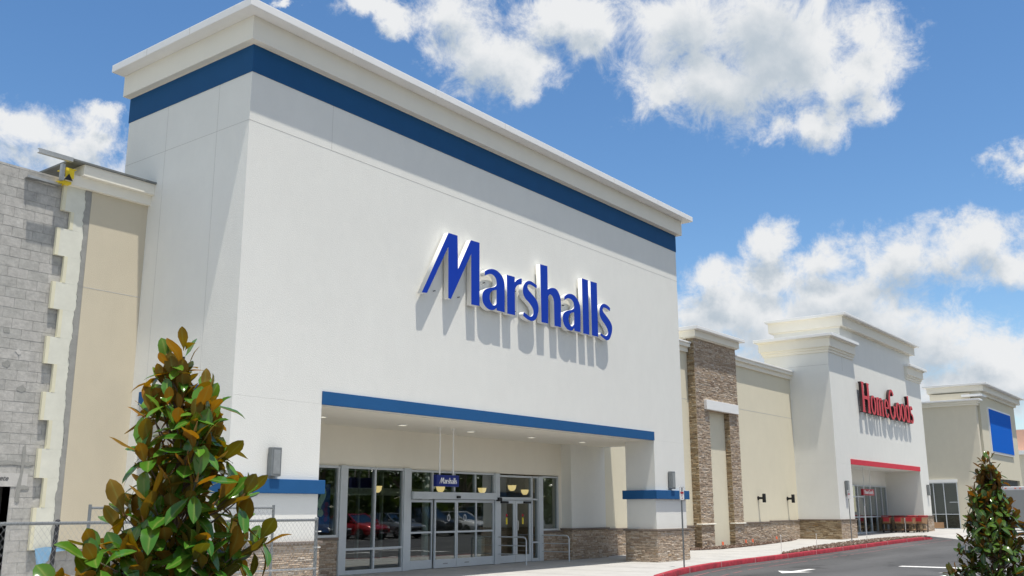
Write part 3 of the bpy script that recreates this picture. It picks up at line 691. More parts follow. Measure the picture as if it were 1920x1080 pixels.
# swing doors with transom
bars(sf, 'transom_frame', [(24.201, 25.93, 2.60, 2.66), (24.201, 25.93, 1.90, 1.985), (24.201, 24.24, 1.985, 2.60), (25.89, 25.93, 0.0, 2.60)])
pane(sf, 24.24, 25.89, 1.985, 2.60)
for i, (a, c) in enumerate(((24.21, 25.04), (25.05, 25.88))):
    mb = MB()
    for (x0, x1, z0, z1) in ((a, a+.10, .02, 1.89), (c-.10, c, .02, 1.89), (a+.10, c-.10, .02, .22), (a+.10, c-.10, 1.79, 1.89)):
        mb.cbox(sx(x0), sx(x1), YS-.035, YS+.02, sz(z0) if z0 > .03 else .012, sz(z1), .004)
    d = mb.build('swing_door', 'aluminium', sf)
    p = MB(); p.box(sx(a+.10), sx(c-.10), YS-.008, YS, sz(.22), sz(1.79)); sub(p, 'glass_pane', 'shop_glass', d, sf)
    k = MB(); k.cbox(sx(a+.06), sx(a+.42), YS-.09, YS-.036, sz(1.795), sz(1.86), .006) if i == 0 else k.cbox(sx(c-.42), sx(c-.06), YS-.09, YS-.036, sz(1.795), sz(1.86), .006)
    sub(k, 'door_closer', 'black', d, sf)
    k = MB(); k.box(sx(a+.02), sx(c-.02), YS+.05, YS+.09, .80, .85); sub(k, 'push_bar', 'black', d, sf)
    k = MB(); cx = sx((a+c)/2)
    k.lathe((cx, YS-.011, 1.43), [(.045, 0), (.045, .002)], 14, 'y'); sub(k, 'warning_sticker', 'cart_red', d, sf)
    k = MB(); k.box(cx-.04, cx+.04, YS-.0115, YS-.0095, 1.16, 1.36); sub(k, 'door_sticker', 'sticker_yellow', d, sf)
    if i == 1:
        k = MB(); xx = sx(a)+.05
        k.tube([(xx, YS-.036, .98), (xx, YS-.10, .98), (xx, YS-.10, 1.26), (xx, YS-.036, 1.26)], .012, 8); sub(k, 'handle', 'cap_metal', d, sf)
bars(sf, 'window_frame', [(25.931, 25.96, 0, 2.62), (26.24, 26.27, 0, 2.62), (25.96, 26.24, 1.90, 1.95), (25.96, 26.24, .55, .60), (25.96, 26.24, 2.60, 2.66), (25.96, 26.24, .001, .08)])
for z0, z1 in ((.08, .55), (.60, 1.90), (1.95, 2.60)): pane(sf, 25.96, 26.24, z0, z1)
bars(sf, 'post', [(26.271, 26.50, 0, 2.66)], YS-.08, YS+.09)
bars(sf, 'window_frame', [(26.501, 26.54, .93, 2.68), (27.36, 27.42, .93, 2.68), (26.54, 27.36, .93, .99), (26.54, 27.36, 2.63, 2.68)])
pane(sf, 26.54, 27.36, .99, 2.63)
b = MB(); b.cbox(sx(24.0), sx(24.16), YS-.2, YS-.082, sz(1.86), sz(1.97), .01); b.build('door_camera', 'black', sf)
# inside of the shop: floor, ceiling, walls, inner lobby screen
it = thing('shop_interior', 'dim lobby seen through the shop front glass with inner doors and a pale column', 'shop interior', (19, 19.2, 0))
b = MB(); b.box(13.7, 34, YS+.15, 30, -.02, .003); b.build('floor', 'interior_floor', it)
b = MB(); b.box(13.7, 34, YS+.28, 30, 3.3, 3.4); b.build('ceiling', 'interior_dark', it)
b = MB(); b.box(13.7, 34, 29.9, 30, 0, 3.3); b.box(13.6, 13.7, YS+.3, 30, 0, 3.3); b.box(34, 34.1, YW+.3, 30, 0, 3.3); b.build('back_wall', 'interior_dark', it)
b = MB(); b.box(24.15, 24.6, 19.6, 19.68, .004, 1.85); b.build('partition', 'interior_wall', it)
b = MB()
for x in (17.8, 18.9, 19.9, 20.9, 21.9, 22.9, 23.9): b.box(x, x+.07, 21.8, 21.9, .004, 2.8)
b.box(17.87, 23.9, 21.81, 21.89, 2.04, 2.26); b.box(17.87, 23.9, 21.81, 21.89, 2.75, 2.8); b.box(17.87, 23.9, 21.81, 21.89, .004, .12)
b.build('inner_screen', 'aluminium', it)
b = MB(); b.lathe((21.69, 19.8, 0), [(.10, .004), (.10, 3.29)], 20); b.smooth = True; b.build('column', 'interior_white', it)
wb = thing('waste_bin', 'pale rounded waste bin standing inside behind the right sliding door', 'bin', (24.0, 19.6, 0))
b = MB(); b.lathe((23.85, 19.55, 0), [(.17, .004), (.19, .05), (.20, .72), (.17, .80), (.05, .83)], 24); b.smooth = True; b.build('bin_body', 'interior_white', wb)
b = MB(); b.lathe((23.85, 19.55, 0), [(.205, .73), (.205, .755)], 24); b.build('rim', 'aluminium', wb)
PL = [((707, 915), 20.2, 'cone shaped amber lamp behind the tall left window'), ((826, 915), 20.6, 'amber bowl lamp glowing just under the blue hanging sign'), ((904, 918), 21.0, 'amber bowl lamp behind the last sliding door transom'), ((960, 913), 20.0, 'largest amber bowl lamp above the double swing doors'), ((984, 921), 21.6, 'small amber bowl lamp at the right end of the transom')]
def px_ray(x, y):
    d = _f+_r2*(x-960)/F_PX-_u2*(y-540)/F_PX; return d
for (p, Y, lab) in PL:
    d = px_ray(*p); q = Vector((0, 0, 1.6))+d*(Y/d.y)
    t = thing('pendant_lamp', lab, 'lamp', q, group='amber pendant lamps inside the shop front')
    r = .14
    b = MB(); b.lathe(q, [(.02, -.13), (.07, -.12), (.12, -.06), (r, .03), (r+.01, .055)], 20); b.smooth = True; b.build('lamp_shade', 'lamp_bowl', t)
    b = MB(); b.tube([(q.x, q.y, q.z+.055), (q.x, q.y, 3.3)], .008, 6); b.build('stem', 'dark_steel', t)
ps = thing('window_poster', 'dark blue poster with a pale question mark behind the left window', 'poster', (17.0, YS+.2, 1))
b = MB(); b.box(16.2, 17.27, YS+.16, YS+.165, 1.05, 2.24); b.build('sheet', 'poster_blue', ps)
text_mesh('question_mark', '?', 1.0, 'poster_mint', ps, (16.97, YS+.155, 1.78), bold=.035)
b = MB()
for j in range(4): b.lathe((17.14+.02*(j % 2), YS+.158, 1.38+j*.12), [(.065, 0), (.065, .002)], 16, 'y')
b.build('dots', 'poster_purple', ps)
# ceiling downlights of the porch
for i, ((x, y), lab) in enumerate(zip([(15.42, 17.38), (18.25, 17.5), (21.0, 17.5), (23.85, 17.5), (26.64, 17.5)],
        ['half hidden round soffit light beside the left pier', 'round soffit light above the tall left windows', 'round soffit light to the right of the sign rods', 'round soffit light above the swing doors', 'round soffit light nearest the right pier'])):
    t = thing('downlight', lab, 'ceiling light', (x, y, ZS-.012), group='round lights in the porch soffit')
    b = MB(); b.lathe((x, y, ZS-.03), [(.125, 0), (.13, .008), (.13, .017)], 24); b.build('trim_ring', 'cap_metal', t)
    b = MB(); b.lathe((x, y, ZS-.036), [(.095, 0), (.10, .005)], 24); b.build('lens', 'downlight', t)

# ---------------------------------------------------------------- lettering
GL = [[[[16.376,6.579,1],[17.298,8.244,1],[17.638,8.248,1],[17.672,7.391,1],[18.153,8.247,1],[18.503,8.255,1],[18.513,6.608,1],[18.193,6.591,1],[18.172,7.889,1],[17.416,6.599,1],[17.322,6.603,1],[17.298,7.886,1],[16.554,6.599,1]]],[[[18.721,7.545,1],[18.847,7.617,0],[19.017,7.666,0],[19.19,7.665,0],[19.34,7.615,0],[19.466,7.527,0],[19.529,7.411,0],[19.549,7.288,1],[19.548,6.604,1],[19.217,6.608,1],[19.207,6.674,1],[19.143,6.621,0],[19.021,6.582,0],[18.876,6.585,0],[18.732,6.646,0],[18.648,6.739,0],[18.623,6.858,0],[18.646,6.97,0],[18.729,7.062,0],[18.873,7.131,0],[19.044,7.181,0],[19.154,7.224,0],[19.206,7.281,0],[19.206,7.352,0],[19.178,7.441,0],[19.092,7.504,0],[18.981,7.522,0],[18.847,7.491,0],[18.722,7.43,1]],[[19.206,7.147,1],[19.081,7.109,0],[18.983,7.053,0],[18.927,6.957,0],[18.928,6.849,0],[18.977,6.764,0],[19.057,6.718,0],[19.143,6.726,0],[19.207,6.779,1]]],[[[19.643,7.633,1],[19.984,7.638,1],[19.988,7.488,1],[20.082,7.571,0],[20.214,7.633,0],[20.299,7.652,1],[20.298,7.492,1],[20.2,7.474,0],[20.082,7.413,0],[20.008,7.322,0],[19.987,7.222,1],[19.994,6.602,1],[19.661,6.591,1]]],[[[20.989,7.585,1],[20.86,7.625,0],[20.724,7.653,0],[20.588,7.641,0],[20.467,7.577,0],[20.38,7.471,0],[20.345,7.35,0],[20.375,7.225,0],[20.462,7.127,0],[20.609,7.053,0],[20.743,6.961,0],[20.81,6.874,0],[20.817,6.777,0],[20.767,6.7,0],[20.659,6.67,0],[20.525,6.698,0],[20.379,6.745,1],[20.352,6.647,1],[20.497,6.589,0],[20.657,6.557,0],[20.806,6.571,0],[20.93,6.647,0],[21.014,6.775,0],[21.057,6.947,0],[21.018,7.106,0],[20.923,7.205,0],[20.774,7.295,0],[20.612,7.382,0],[20.554,7.453,0],[20.573,7.523,0],[20.668,7.553,0],[20.832,7.537,0],[20.968,7.495,1]]],[[[21.15,8.224,1],[21.494,8.233,1],[21.502,7.566,1],[21.637,7.63,0],[21.806,7.661,0],[21.941,7.635,0],[22.058,7.536,0],[22.124,7.407,0],[22.138,7.27,1],[22.122,6.592,1],[21.81,6.586,1],[21.798,7.272,1],[21.749,7.383,0],[21.673,7.439,0],[21.593,7.439,0],[21.525,7.374,1],[21.504,6.603,1],[21.191,6.594,1]]],[[[22.317,7.51,1],[22.459,7.596,0],[22.636,7.641,0],[22.814,7.627,0],[22.991,7.535,0],[23.095,7.409,0],[23.137,7.252,1],[23.116,6.592,1],[22.808,6.588,1],[22.799,6.672,1],[22.712,6.599,0],[22.606,6.563,0],[22.432,6.588,0],[22.295,6.677,0],[22.223,6.825,0],[22.241,6.967,0],[22.34,7.063,0],[22.516,7.135,0],[22.694,7.184,0],[22.792,7.246,0],[22.805,7.32,0],[22.772,7.416,0],[22.667,7.48,0],[22.526,7.492,0],[22.42,7.462,0],[22.314,7.399,1]],[[22.806,7.127,1],[22.656,7.083,0],[22.566,7.018,0],[22.517,6.91,0],[22.535,6.793,0],[22.61,6.714,0],[22.698,6.701,0],[22.796,6.782,1]]],[[[23.242,8.216,1],[23.566,8.213,1],[23.582,6.583,1],[23.262,6.576,1]]],[[[23.698,8.214,1],[24.052,8.221,1],[24.063,6.587,1],[23.731,6.585,1]]],[[[24.774,7.572,1],[24.63,7.628,0],[24.467,7.65,0],[24.32,7.612,0],[24.216,7.52,0],[24.168,7.395,0],[24.19,7.242,0],[24.299,7.122,0],[24.474,7.011,0],[24.596,6.892,0],[24.627,6.779,0],[24.551,6.69,0],[24.423,6.672,0],[24.299,6.693,0],[24.204,6.723,1],[24.183,6.648,1],[24.348,6.593,0],[24.526,6.55,0],[24.673,6.589,0],[24.789,6.723,0],[24.864,6.911,0],[24.842,7.066,0],[24.719,7.186,0],[24.542,7.297,0],[24.383,7.39,0],[24.35,7.464,0],[24.407,7.528,0],[24.516,7.53,0],[24.643,7.511,0],[24.762,7.475,1]]]]
def letters(root, names, glyphs, conv, depth, y_front, face_mat, side_mat, group=None, rim=.0):
    for nm, gl in zip(names, glyphs):
        loops = [[conv(p) for p in smooth_poly(lp)] for lp in gl]
        body = put(outline_mesh('letter', loops, depth, y_front, rim), 'letter', side_mat, root, root.location)
        body.name = 'letter'
        face = put(outline_mesh('face', loops, .004, y_front-.0045-rim), 'face', face_mat, body, root.location)
tgt = thing('store_sign', 'large raised blue letters reading Marshalls on the white front wall', 'sign', (16.4, 15.33, 6.6))
letters(tgt, 'Marshalls', GL, lambda p: p, .135, 15.180, 'sign_blue', 'sign_white', rim=.004)
b = MB()                                                   # stand-off pins between letters and wall
for x in (17.0, 17.9, 18.9, 19.3, 19.85, 20.2, 20.7, 21.4, 21.9, 22.5, 22.9, 23.4, 23.9, 24.5):
    for z in (6.75, 7.3): b.next(); b.tube([(x, 15.31, z), (x, 15.381, z)], .012, 6)
b.build('mounting_pin', 'dark_steel', tgt)
# hanging sign board under the porch
YH = 17.3
hs = thing('hanging_sign', 'small navy board reading Marshalls hung on two white rods before the doors', 'sign', (19.77, YH, 3.7))
b = MB(); b.cbox(19.31, 20.21, YH-.06, YH+.06, 2.20, 2.50, .008); b.build('board', 'sign_navy', hs)
b = MB()
for x in (19.49, 20.03): b.tube([(x, YH, 2.49), (x, YH, 3.74)], .022, 10); b.lathe((x, YH, 3.715), [(.06, 0), (.06, .022)], 14)
b.build('rod', 'sign_white', hs)
gx0, gz0 = 16.376, 6.579; ks = .70/8.49
loops = [[[((p[0]-gx0)*ks+19.42, (p[1]-gz0)*ks*1.12+2.275, p[2]) for p in lp] for lp in gl] for gl in GL]
for gl in loops:
    put(outline_mesh('letter', [smooth_poly(lp, 3) for lp in gl], .003, YH-.0645), 'letter', 'sign_white', hs, hs.location)

# ---------------------------------------------------------------- wall lamps
def wall_lamp(x, y, z0, z1, label, d=.16, w=.26, gmat='steel_grey'):
    t = thing('wall_lamp', label, 'lamp', (x, y, (z0+z1)/2), group='grey box lamps on the store piers')
    b = MB(); b.cbox(x-w/2, x+w/2, y-d, y-.02, z0, z1, .02); b.build('housing', gmat, t)
    b = MB(); b.box(x-w/2+.03, x+w/2-.03, y-.02, y, z0+.04, z1-.04); b.build('back_plate', 'dark_steel', t)
    b = MB(); b.box(x-w/2+.04, x+w/2-.04, y-d-.004, y-d+.0, z0+.05, z1-.05); b.build('diffuser', 'galvanised', t)
wall_lamp(12.40, D, 2.24, 2.80, 'grey box wall lamp on the left pier above the blue belt', w=.24)
wall_lamp(28.50, D, 2.24, 2.80, 'grey box wall lamp on the right pier behind the parking sign', w=.24)

# ---------------------------------------------------------------- beige wing between the stores, with the stone pillar
wg = thing('beige_wing', 'low beige stucco store wall between the white tower and the red lettered store', 'store wall', (38, YW, 0))
b = MB(); b.box(XR+.001, 48.35, YW, YW+8, -.1, 8.2); b.build('wall', 'stucco_beige', wg)
b = MB()
for (x0, x1) in ((XR+.001, 36.9), (41.0, 48.4)):
    b.next(); b.box(x0, x1, YW-.10, YW+.2, 8.10, 8.30); b.box(x0, x1, YW-.22, YW+.3, 8.301, 8.45)
b.build('cornice', 'stucco_trim', wg)
b = MB(); b.cbox(XR+.001, 36.9, YW-.27, YW+.35, 8.452, 8.52, .01); b.next(); b.cbox(41.0, 48.4, YW-.27, YW+.35, 8.452, 8.52, .01); b.build('cornice_cap', 'cap_metal', wg)
b = MB(); b.box(XR, 36.9, YW-.003, YW+.01, 6.10, 6.118); b.next(); b.box(41.0, 48.3, YW-.003, YW+.01, 6.10, 6.118); b.build('joint', 'joint', wg)
def sbase(root, x0, x1, y, h, mat_='ledge_stone'):
    mb = MB(); n = max(1, int((x1-x0)/3)); w = (x1-x0)/n
    for i in range(n):
        xa = x0+i*w; zg = g(xa+w/2); mb.box(xa, xa+w, y-.05, y, zg-.15, zg+h-.06, .2); ledge(mb, (xa, y-.05, zg-.03), (1, 0, 0), w, h-.03, (0, -1, 0), rng)
    mb.build('stone_base', mat_, root)
    c = MB()
    for i in range(n):
        xa = x0+i*w; zg = g(xa+w/2); c.box(xa, xa+w-.001, y-.10, y, zg+h-.058, zg+h)
    c.build('stone_cap', 'ledge_cap', root)
sbase(wg, XR+.05, 36.9, YW, .94); sbase(wg, 41.05, 48.3, YW, .94)
pl = thing('stone_pillar', 'tall ledge stone pillar with a beige niche and white lintel', 'pillar', (39, 18.6, 0))
PF, PX0, PX1, NX0, NX1, NZ = 18.55, 36.95, 41.05, 38.12, 40.1, 5.72
b = MB(); zc = 8.72
b.box(PX0, NX0, PF, YW, -.1, zc, .2); b.box(NX1, PX1, PF, YW, -.1, zc, .2); b.box(NX0, NX1, PF, YW, NZ, zc, .2)
kw = dict(hmin=.03, hmax=.075, lmin=.10, lmax=.36, pmin=.003, pmax=.022)
ledge(b, (PX0, PF, g(37)), (1, 0, 0), NX0-PX0, NZ-g(37), (0, -1, 0), rng, **kw); ledge(b, (NX1, PF, g(40)), (1, 0, 0), PX1-NX1, NZ-g(40), (0, -1, 0), rng, **kw)
ledge(b, (PX0, PF, NZ), (1, 0, 0), PX1-PX0, zc-NZ, (0, -1, 0), rng, **kw)
b.build('stone_facing', 'ledge_stone', pl)
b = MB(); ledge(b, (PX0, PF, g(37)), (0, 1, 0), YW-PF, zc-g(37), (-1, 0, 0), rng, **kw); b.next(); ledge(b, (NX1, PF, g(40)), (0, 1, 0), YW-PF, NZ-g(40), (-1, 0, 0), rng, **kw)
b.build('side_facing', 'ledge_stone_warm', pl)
b = MB(); b.box(NX0, NX1, YW-.1, YW-.002, -.05, NZ); b.build('niche_panel', 'stucco_beige', pl)
b = MB(); b.cbox(NX0-.45, NX1+.72, PF-.14, PF+.02, 5.73, 6.14, .01); b.build('lintel', 'cap_metal', pl)
b = MB()
for x0, x1 in ((PX0-.06, NX0+.03), (NX1-.03, PX1+.06)): b.next(); b.cbox(x0, x1, PF-.09, PF+.2, .98, 1.03, .01)
b.build('ledge_course', 'stucco_trim', pl)
b = MB(); b.box(PX0-.08, PX1+.08, PF-.10, YW+1.2, 8.70, 8.74); b.box(PX0-.14, PX1+.14, PF-.16, YW+1.2, 8.741, 9.02); b.build('cornice', 'stucco_trim', pl)
b = MB(); b.cbox(PX0-.34, PX1+.34, PF-.38, YW+1.3, 9.022, 9.16, .012); b.build('cornice_cap', 'cap_metal', pl)
# two black up/down spotlights on the beige wall
for x, lab in ((43.5, 'black spotlight on the beige wall nearer the stone pillar'), (47.0, 'black spotlight on the beige wall nearer the red lettered store')):
    t = thing('spotlight', lab, 'lamp', (x, YW, 2.1), group='black spotlights on the beige wall')
    b = MB(); b.lathe((x, YW-.30, 1.90), [(.075, 0), (.08, .02), (.08, .38), (.075, .40)], 16); b.smooth = True; b.build('barrel', 'black', t)
    b = MB(); b.cbox(x-.06, x+.06, YW-.24, YW-.04, 2.05, 2.15, .01); b.lathe((x, YW-.04, 2.1), [(.09, 0), (.09, .04)], 16, 'y'); b.build('bracket', 'black', t)

# ================================================================== LEFT: beige wall end and unfinished block wall
lw = thing('beige_end_wall', 'tan stucco wall end left of the white tower, its foam boards cut ragged', 'store wall', (10.7, 18.8, 0))
YE = 18.8
b = MB(); b.box(10.09, XL-.001, YE, YE+4, .87, 8.2); b.build('wall', 'stucco_tan', lw)
b = MB(); b.box(9.55, XL-.001, YE-.10, YE+.5, 8.14, 8.36); b.box(9.75, XL-.001, YE-.22, YE+.5, 8.361, 8.60)
b.build('cornice', 'stucco_trim', lw)
b = MB(); b.prism([(9.45, 8.602), (XL, 8.602), (XL, 8.64), (9.45, 8.64)], 'y', YE-.27, YE+1.5); b.build('cornice_cap', 'cap_dark', lw)
b = MB(); b.box(10.09, XL, YE-.0025, YE+.01, 6.08, 6.094); b.build('joint', 'joint', lw)
# grey base coat strip with a ragged left edge
rg = random.Random(5); b = MB(); ztop = 8.14; zs = [.87+i*.06 for i in range(int((ztop-.87)/.06)+1)]
def rag(z): return 9.975-.02*math.sin(z*1.7)
lft = [(rag(z)+rg.uniform(-.014, .014)+.012*math.sin(z*9), z) for z in zs]
b.prism(lft+[(10.089, zs[-1]), (10.089, .87)], 'y', YE+.008, YE+.05); b.build('base_coat', 'basecoat', lw)
# foam boards, toothed edge
tooth = [(.87, 9.52), (1.62, 9.52), (1.62, 9.60), (2.02, 9.60), (2.02, 9.52)]
T = []                                                     # (z0, z1, xleft): alternate board ends
z = .87; k = 0
steps = [(.87, 1.66, 9.55), (1.66, 2.22, 9.70), (2.22, 2.78, 9.53), (2.78, 3.33, 9.68), (3.33, 3.88, 9.50), (3.88, 4.44, 9.66), (4.44, 4.98, 9.46), (4.98, 5.55, 9.66), (5.55, 6.10, 9.46), (6.10, 6.65, 9.65), (6.65, 7.22, 9.44), (7.22, 7.60, 9.69), (7.60, 8.14, 9.49)]
b = MB(); b2 = MB()
for (z0, z1, xl) in steps:
    b.box(xl+.07, 10.0, YE+.026, YE+.10, z0+.001, z1); b2.box(xl, xl+.0695, YE+.022, YE+.10, z0+.001, z1)
b.build('foam_board', 'foam_pale', lw); b2.build('foam_edge', 'foam_yellow', lw)
# bare blocks showing under the finished wall
def block_wall(mb, mm, x0, x1, z0, z1, y, rg, holes=(), bw=.40, bh=.20, gap=.007):
    row = 0; z = z0
    while z < z1-.02:
        h = min(bh, z1-z); x = x0-(bw/2 if row % 2 else 0)
        while x < x1-.01:
            a, c = max(x, x0), min(x+bw, x1)
            segs = [(a, c)]
            for (hx0, hx1, hz0, hz1) in holes:
                if z+h/2 > hz0 and z+h/2 < hz1:
                    segs = [s_ for (p, q) in segs for s_ in ((p, min(q, hx0)), (max(p, hx1), q)) if s_[1]-s_[0] > .02]
            r = rg.betavariate(2, 2)*.96+.02
            for (p, q) in segs:
                d = rg.uniform(0, .004)
                mb.box(p+gap*rg.uniform(.2, .9), q-gap*rg.uniform(.2, .9), y-d, y+.05, z+gap*rg.uniform(.3, .9), z+h-gap*rg.uniform(.3, .9), r)
            x += bw
        z += h; row += 1
rb = thing('block_building', 'unfinished grey concrete block wall with a dark doorway at the far left', 'building', (8, 18.92, 0))
rg = random.Random(21); b = MB(); mm = MB(); YC = 18.92
block_wall(b, mm, 2.0, 9.95, -.15, 8.30, YC, rg, holes=((8.0, 9.12, -.2, 2.05),))
block_wall(b, mm, 9.95, XL, -.15, .87, YC, rg)
b.build('block_wall', 'block_grey', rb)
b = MB(); b.box(2.0, 8.0, YC+.006, YC+.3, -.2, 8.298, .4); b.box(8.0, 9.12, YC+.006, YC+.3, 2.05, 8.298, .4); b.box(9.12, 9.96, YC+.006, YC+.3, -.2, 8.298, .4); b.box(9.96, XL, YC+.006, YC+.06, -.2, .865, .4)
b.box(9.12, 9.2, YC+.0, YC+.3, -.2, 2.05, .4)
b.build('mortar', 'mortar_grey', rb)
b = MB(); b.box(7.6, 9.42, YC-.012, YC+.1, 2.05, 2.30); b.build('lintel', 'concrete_pale', rb)
text_mesh('lintel_writing', 'Concrete', .13, 'sign_grey_ink', rb, (8.80, YC-.0135, 2.20), shear=.3, bold=.003, depth=.001)
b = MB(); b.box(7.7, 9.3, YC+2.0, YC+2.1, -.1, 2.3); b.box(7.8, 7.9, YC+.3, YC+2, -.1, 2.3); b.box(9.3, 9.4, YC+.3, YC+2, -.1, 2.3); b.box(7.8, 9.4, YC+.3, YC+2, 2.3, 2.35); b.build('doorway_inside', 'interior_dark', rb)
b = MB()                                                   # smeared mortar repairs round the lintel
def blob(mb, pts, y, t=.012): mb.prism(pts, 'y', y-t, y)
blob(b, [(8.2, 2.43), (8.5, 2.45), (8.8, 2.44), (9.1, 2.46), (9.42, 2.44), (9.5, 2.47), (9.46, 2.52), (9.2, 2.51), (9.0, 2.54), (8.7, 2.50), (8.4, 2.53), (8.2, 2.50)], YC-.002)
b.next(); blob(b, [(9.22, 1.78), (9.27, 1.76), (9.30, 1.80), (9.31, 2.2), (9.34, 2.7), (9.31, 2.85), (9.27, 2.8), (9.27, 2.3), (9.22, 2.05)], YC-.006)
b.next(); blob(b, [(9.30, 2.0), (9.45, 2.0), (9.47, 2.05), (9.36, 2.08), (9.28, 2.07)], YC-.004)
b.next(); blob(b, [(8.80, 2.30), (8.84, 2.30), (8.85, 2.45), (8.80, 2.45)], YC-.004)
b.build('mortar_smear', 'basecoat', rb)
b = MB(); b2 = MB()
rg = random.Random(33)
for (cx, cz) in ((8.78, 4.35), (8.62, 3.95), (9.0, 4.6), (8.7, 5.0), (8.35, 4.3), (9.12, 3.9)):
    pts = [(cx+math.cos(t)*rg.uniform(.04, .11), cz+math.sin(t)*rg.uniform(.03, .09)) for t in [2*math.pi*i/9 for i in range(9)]]
    bb_ = b if rg.random() < .5 else b2; bb_.next(); blob(bb_, pts, YC-.004, .004)
b.build('dark_patch', 'basecoat', rb); b2.build('pale_patch', 'concrete_pale', rb)
# loose ends at the cut cornice: yellow flashing, steel studs, blue sheet
fl = thing('corner_flashing', 'bright yellow sheet corner at the cut end of the cornice', 'flashing', (9.55, 18.6, 8.2))
b = MB(); b.box(9.40, 9.58, YE-.16, YE-.145, 8.24, 8.44); b.box(9.40, 9.62, YE-.16, YE+.2, 8.44, 8.452); b.box(9.34, 9.56, YE-.12, YE+.15, 8.13, 8.18); b.build('sheet', 'safety_yellow', fl)
b = MB(); b.prism([(9.38, 8.19), (9.56, 8.19), (9.47, 8.33)], 'y', YE-.168, YE-.161); b.build('painted_gap_shadow', 'black', fl)  # solid black piece painted in for the shade of an open gap
t = thing('steel_stud', 'pale steel channel jutting left above the yellow flashing', 'steel channel', (9.2, 18.5, 8.6), group='loose steel channels at the cut cornice')
b = MB(); b.box(8.75, 9.46, YE-.30, YE-.29, 8.55, 8.64); b.box(8.75, 9.46, YE-.29, YE-.22, 8.55, 8.556); b.box(8.75, 9.46, YE-.29, YE-.22, 8.634, 8.64); b.build('channel', 'galvanised', t)
t = thing('steel_stud', 'flat steel channel lying along the block wall below the yellow flashing', 'steel channel', (9.0, 18.6, 8.1), group='loose steel channels at the cut cornice')
b = MB(); b.box(8.72, 9.42, YC-.13, YC-.12, 8.09, 8.14); b.box(8.72, 9.42, YC-.12, YC-.004, 8.09, 8.097); b.box(9.30, 9.36, YE-.2, YE-.1, 8.15, 8.5); b.build('channel', 'galvanised', t)
t = thing('blue_sheet', 'scrap of pale blue plastic sheet caught under the stucco edge behind the fence', 'plastic sheet', (9.7, 18.8, .9))
b = MB(); b.add([(9.62, 18.75, .90), (9.82, 18.72, .93), (10.3, 18.70, .90), (10.2, 18.71, .85), (9.90, 18.68, .82), (9.86, 18.66, .68), (9.70, 18.66, .55), (9.66, 18.7, .58)], [(0, 1, 4, 5), (1, 2, 3, 4), (0, 5, 6, 7)])
b.build('sheet', 'tarp_blue', t)
# ================================================================== SECOND STORE: red lettered
HX0, HX1, HY, HG_ = 48.3, 64.8, 16.8, .18
h2 = thing('home_store', 'white stucco store with red band, stepped cornices and red letters', 'store', (56, HY, HG_))
OX0, OX1, OZ = 50.45, 63.0, 3.83
b = MB(); b.box(HX0, HX1, HY, 20.2, OZ, 9.36); b.box(50.32, 62.97, HY+.002, 20.4, 9.36, 10.95)
b.box(HX0, OX0, HY, 20.2, -.1, OZ-.002); b.box(OX1, HX1, HY, 20.2, -.1, OZ-.002); b.build('wall', 'stucco_white', h2)
b = MB(); b.box(OX0, OX1, YW, YW+.3, 2.95, OZ-.002); b.build('entrance_wall', 'stucco_white', h2)
b = MB()
for (x0, x1, si) in ((HX0, 52.0, 'LFB'), (61.6, HX1, 'FRB')):
    b.next(); steps_box(b, x0, x1, HY, 20.2, [(.06, 9.361, 9.50), (.12, 9.501, 9.62), (.20, 9.621, 10.06), (.27, 10.061, 10.12)], tuple(si))
b.build('side_cornice', 'stucco_trim', h2)
b = MB(); b.cbox(HX0-.42, 52.05, HY-.42, 20.6, 10.121, 10.27, .01); b.next(); b.cbox(61.55, HX1+.42, HY-.42, 20.6, 10.121, 10.27, .01); b.build('side_cornice_cap', 'cap_metal', h2)
b = MB(); b.box(50.32-.06, 62.97+.06, HY-.06, 20.5, 10.90, 10.951); b.box(50.32-.27, 62.97+.27, HY-.27, 20.6, 10.952, 11.44); b.box(50.32-.36, 62.97+.36, HY-.36, 20.6, 11.441, 11.48)
b.build('cornice', 'stucco_trim', h2)
b = MB(); b.cbox(50.32-.55, 62.97+.55, HY-.55, 20.7, 11.482, 11.60, .01); b.build('cornice_cap', 'cap_metal', h2)
b = MB(); b.box(OX0, OX1, HY-.03, HY+.05, OZ-.004, 4.09); b.build('opening_band', 'red_band', h2)
b = MB(); b.box(50.3, 50.312, HY-.003, HY+.01, 8.6, 9.36); b.next(); b.box(HX0-.003, HX0+.01, HY, 18.9, 8.72, 8.735); b.build('joint', 'joint', h2)
stone_base(h2, HX0, OX0, HY, 20.0, .95, z0=HG_-.02, faces='F', mat_='ledge_stone'); stone_base(h2, OX1, HX1, HY, 20.0, .95, z0=HG_+.06, faces='FR')
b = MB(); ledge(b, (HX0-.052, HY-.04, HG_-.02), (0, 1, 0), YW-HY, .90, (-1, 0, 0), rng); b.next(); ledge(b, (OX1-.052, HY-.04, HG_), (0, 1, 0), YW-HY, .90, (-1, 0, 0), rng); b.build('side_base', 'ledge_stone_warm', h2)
s2 = thing('storefront', 'aluminium shop front recessed under the red band', 'storefront', (56, YW-.1, .18)); zf = .19
b = MB(); y0, y1 = YW-.12, YW
XS2 = [50.6, 51.6, 52.6, 53.9, 55.0, 56.1, 57.2, 58.3, 59.4, 60.5, 61.6, 62.5]
for x in XS2: b.box(x-.04, x+.04, y0, y1, zf, 2.95)
for i, (x0, x1) in enumerate(zip(XS2, XS2[1:])):
    for z0, z1 in ((zf, zf+.12), (1.12, 1.18), (2.25, 2.32), (2.88, 2.95)):
        if z0 == 2.25 and i > 6: continue
        b.box(x0+.04, x1-.04, y0+.01, y1-.01, z0, z1)
b.build('window_frame', 'aluminium', s2)
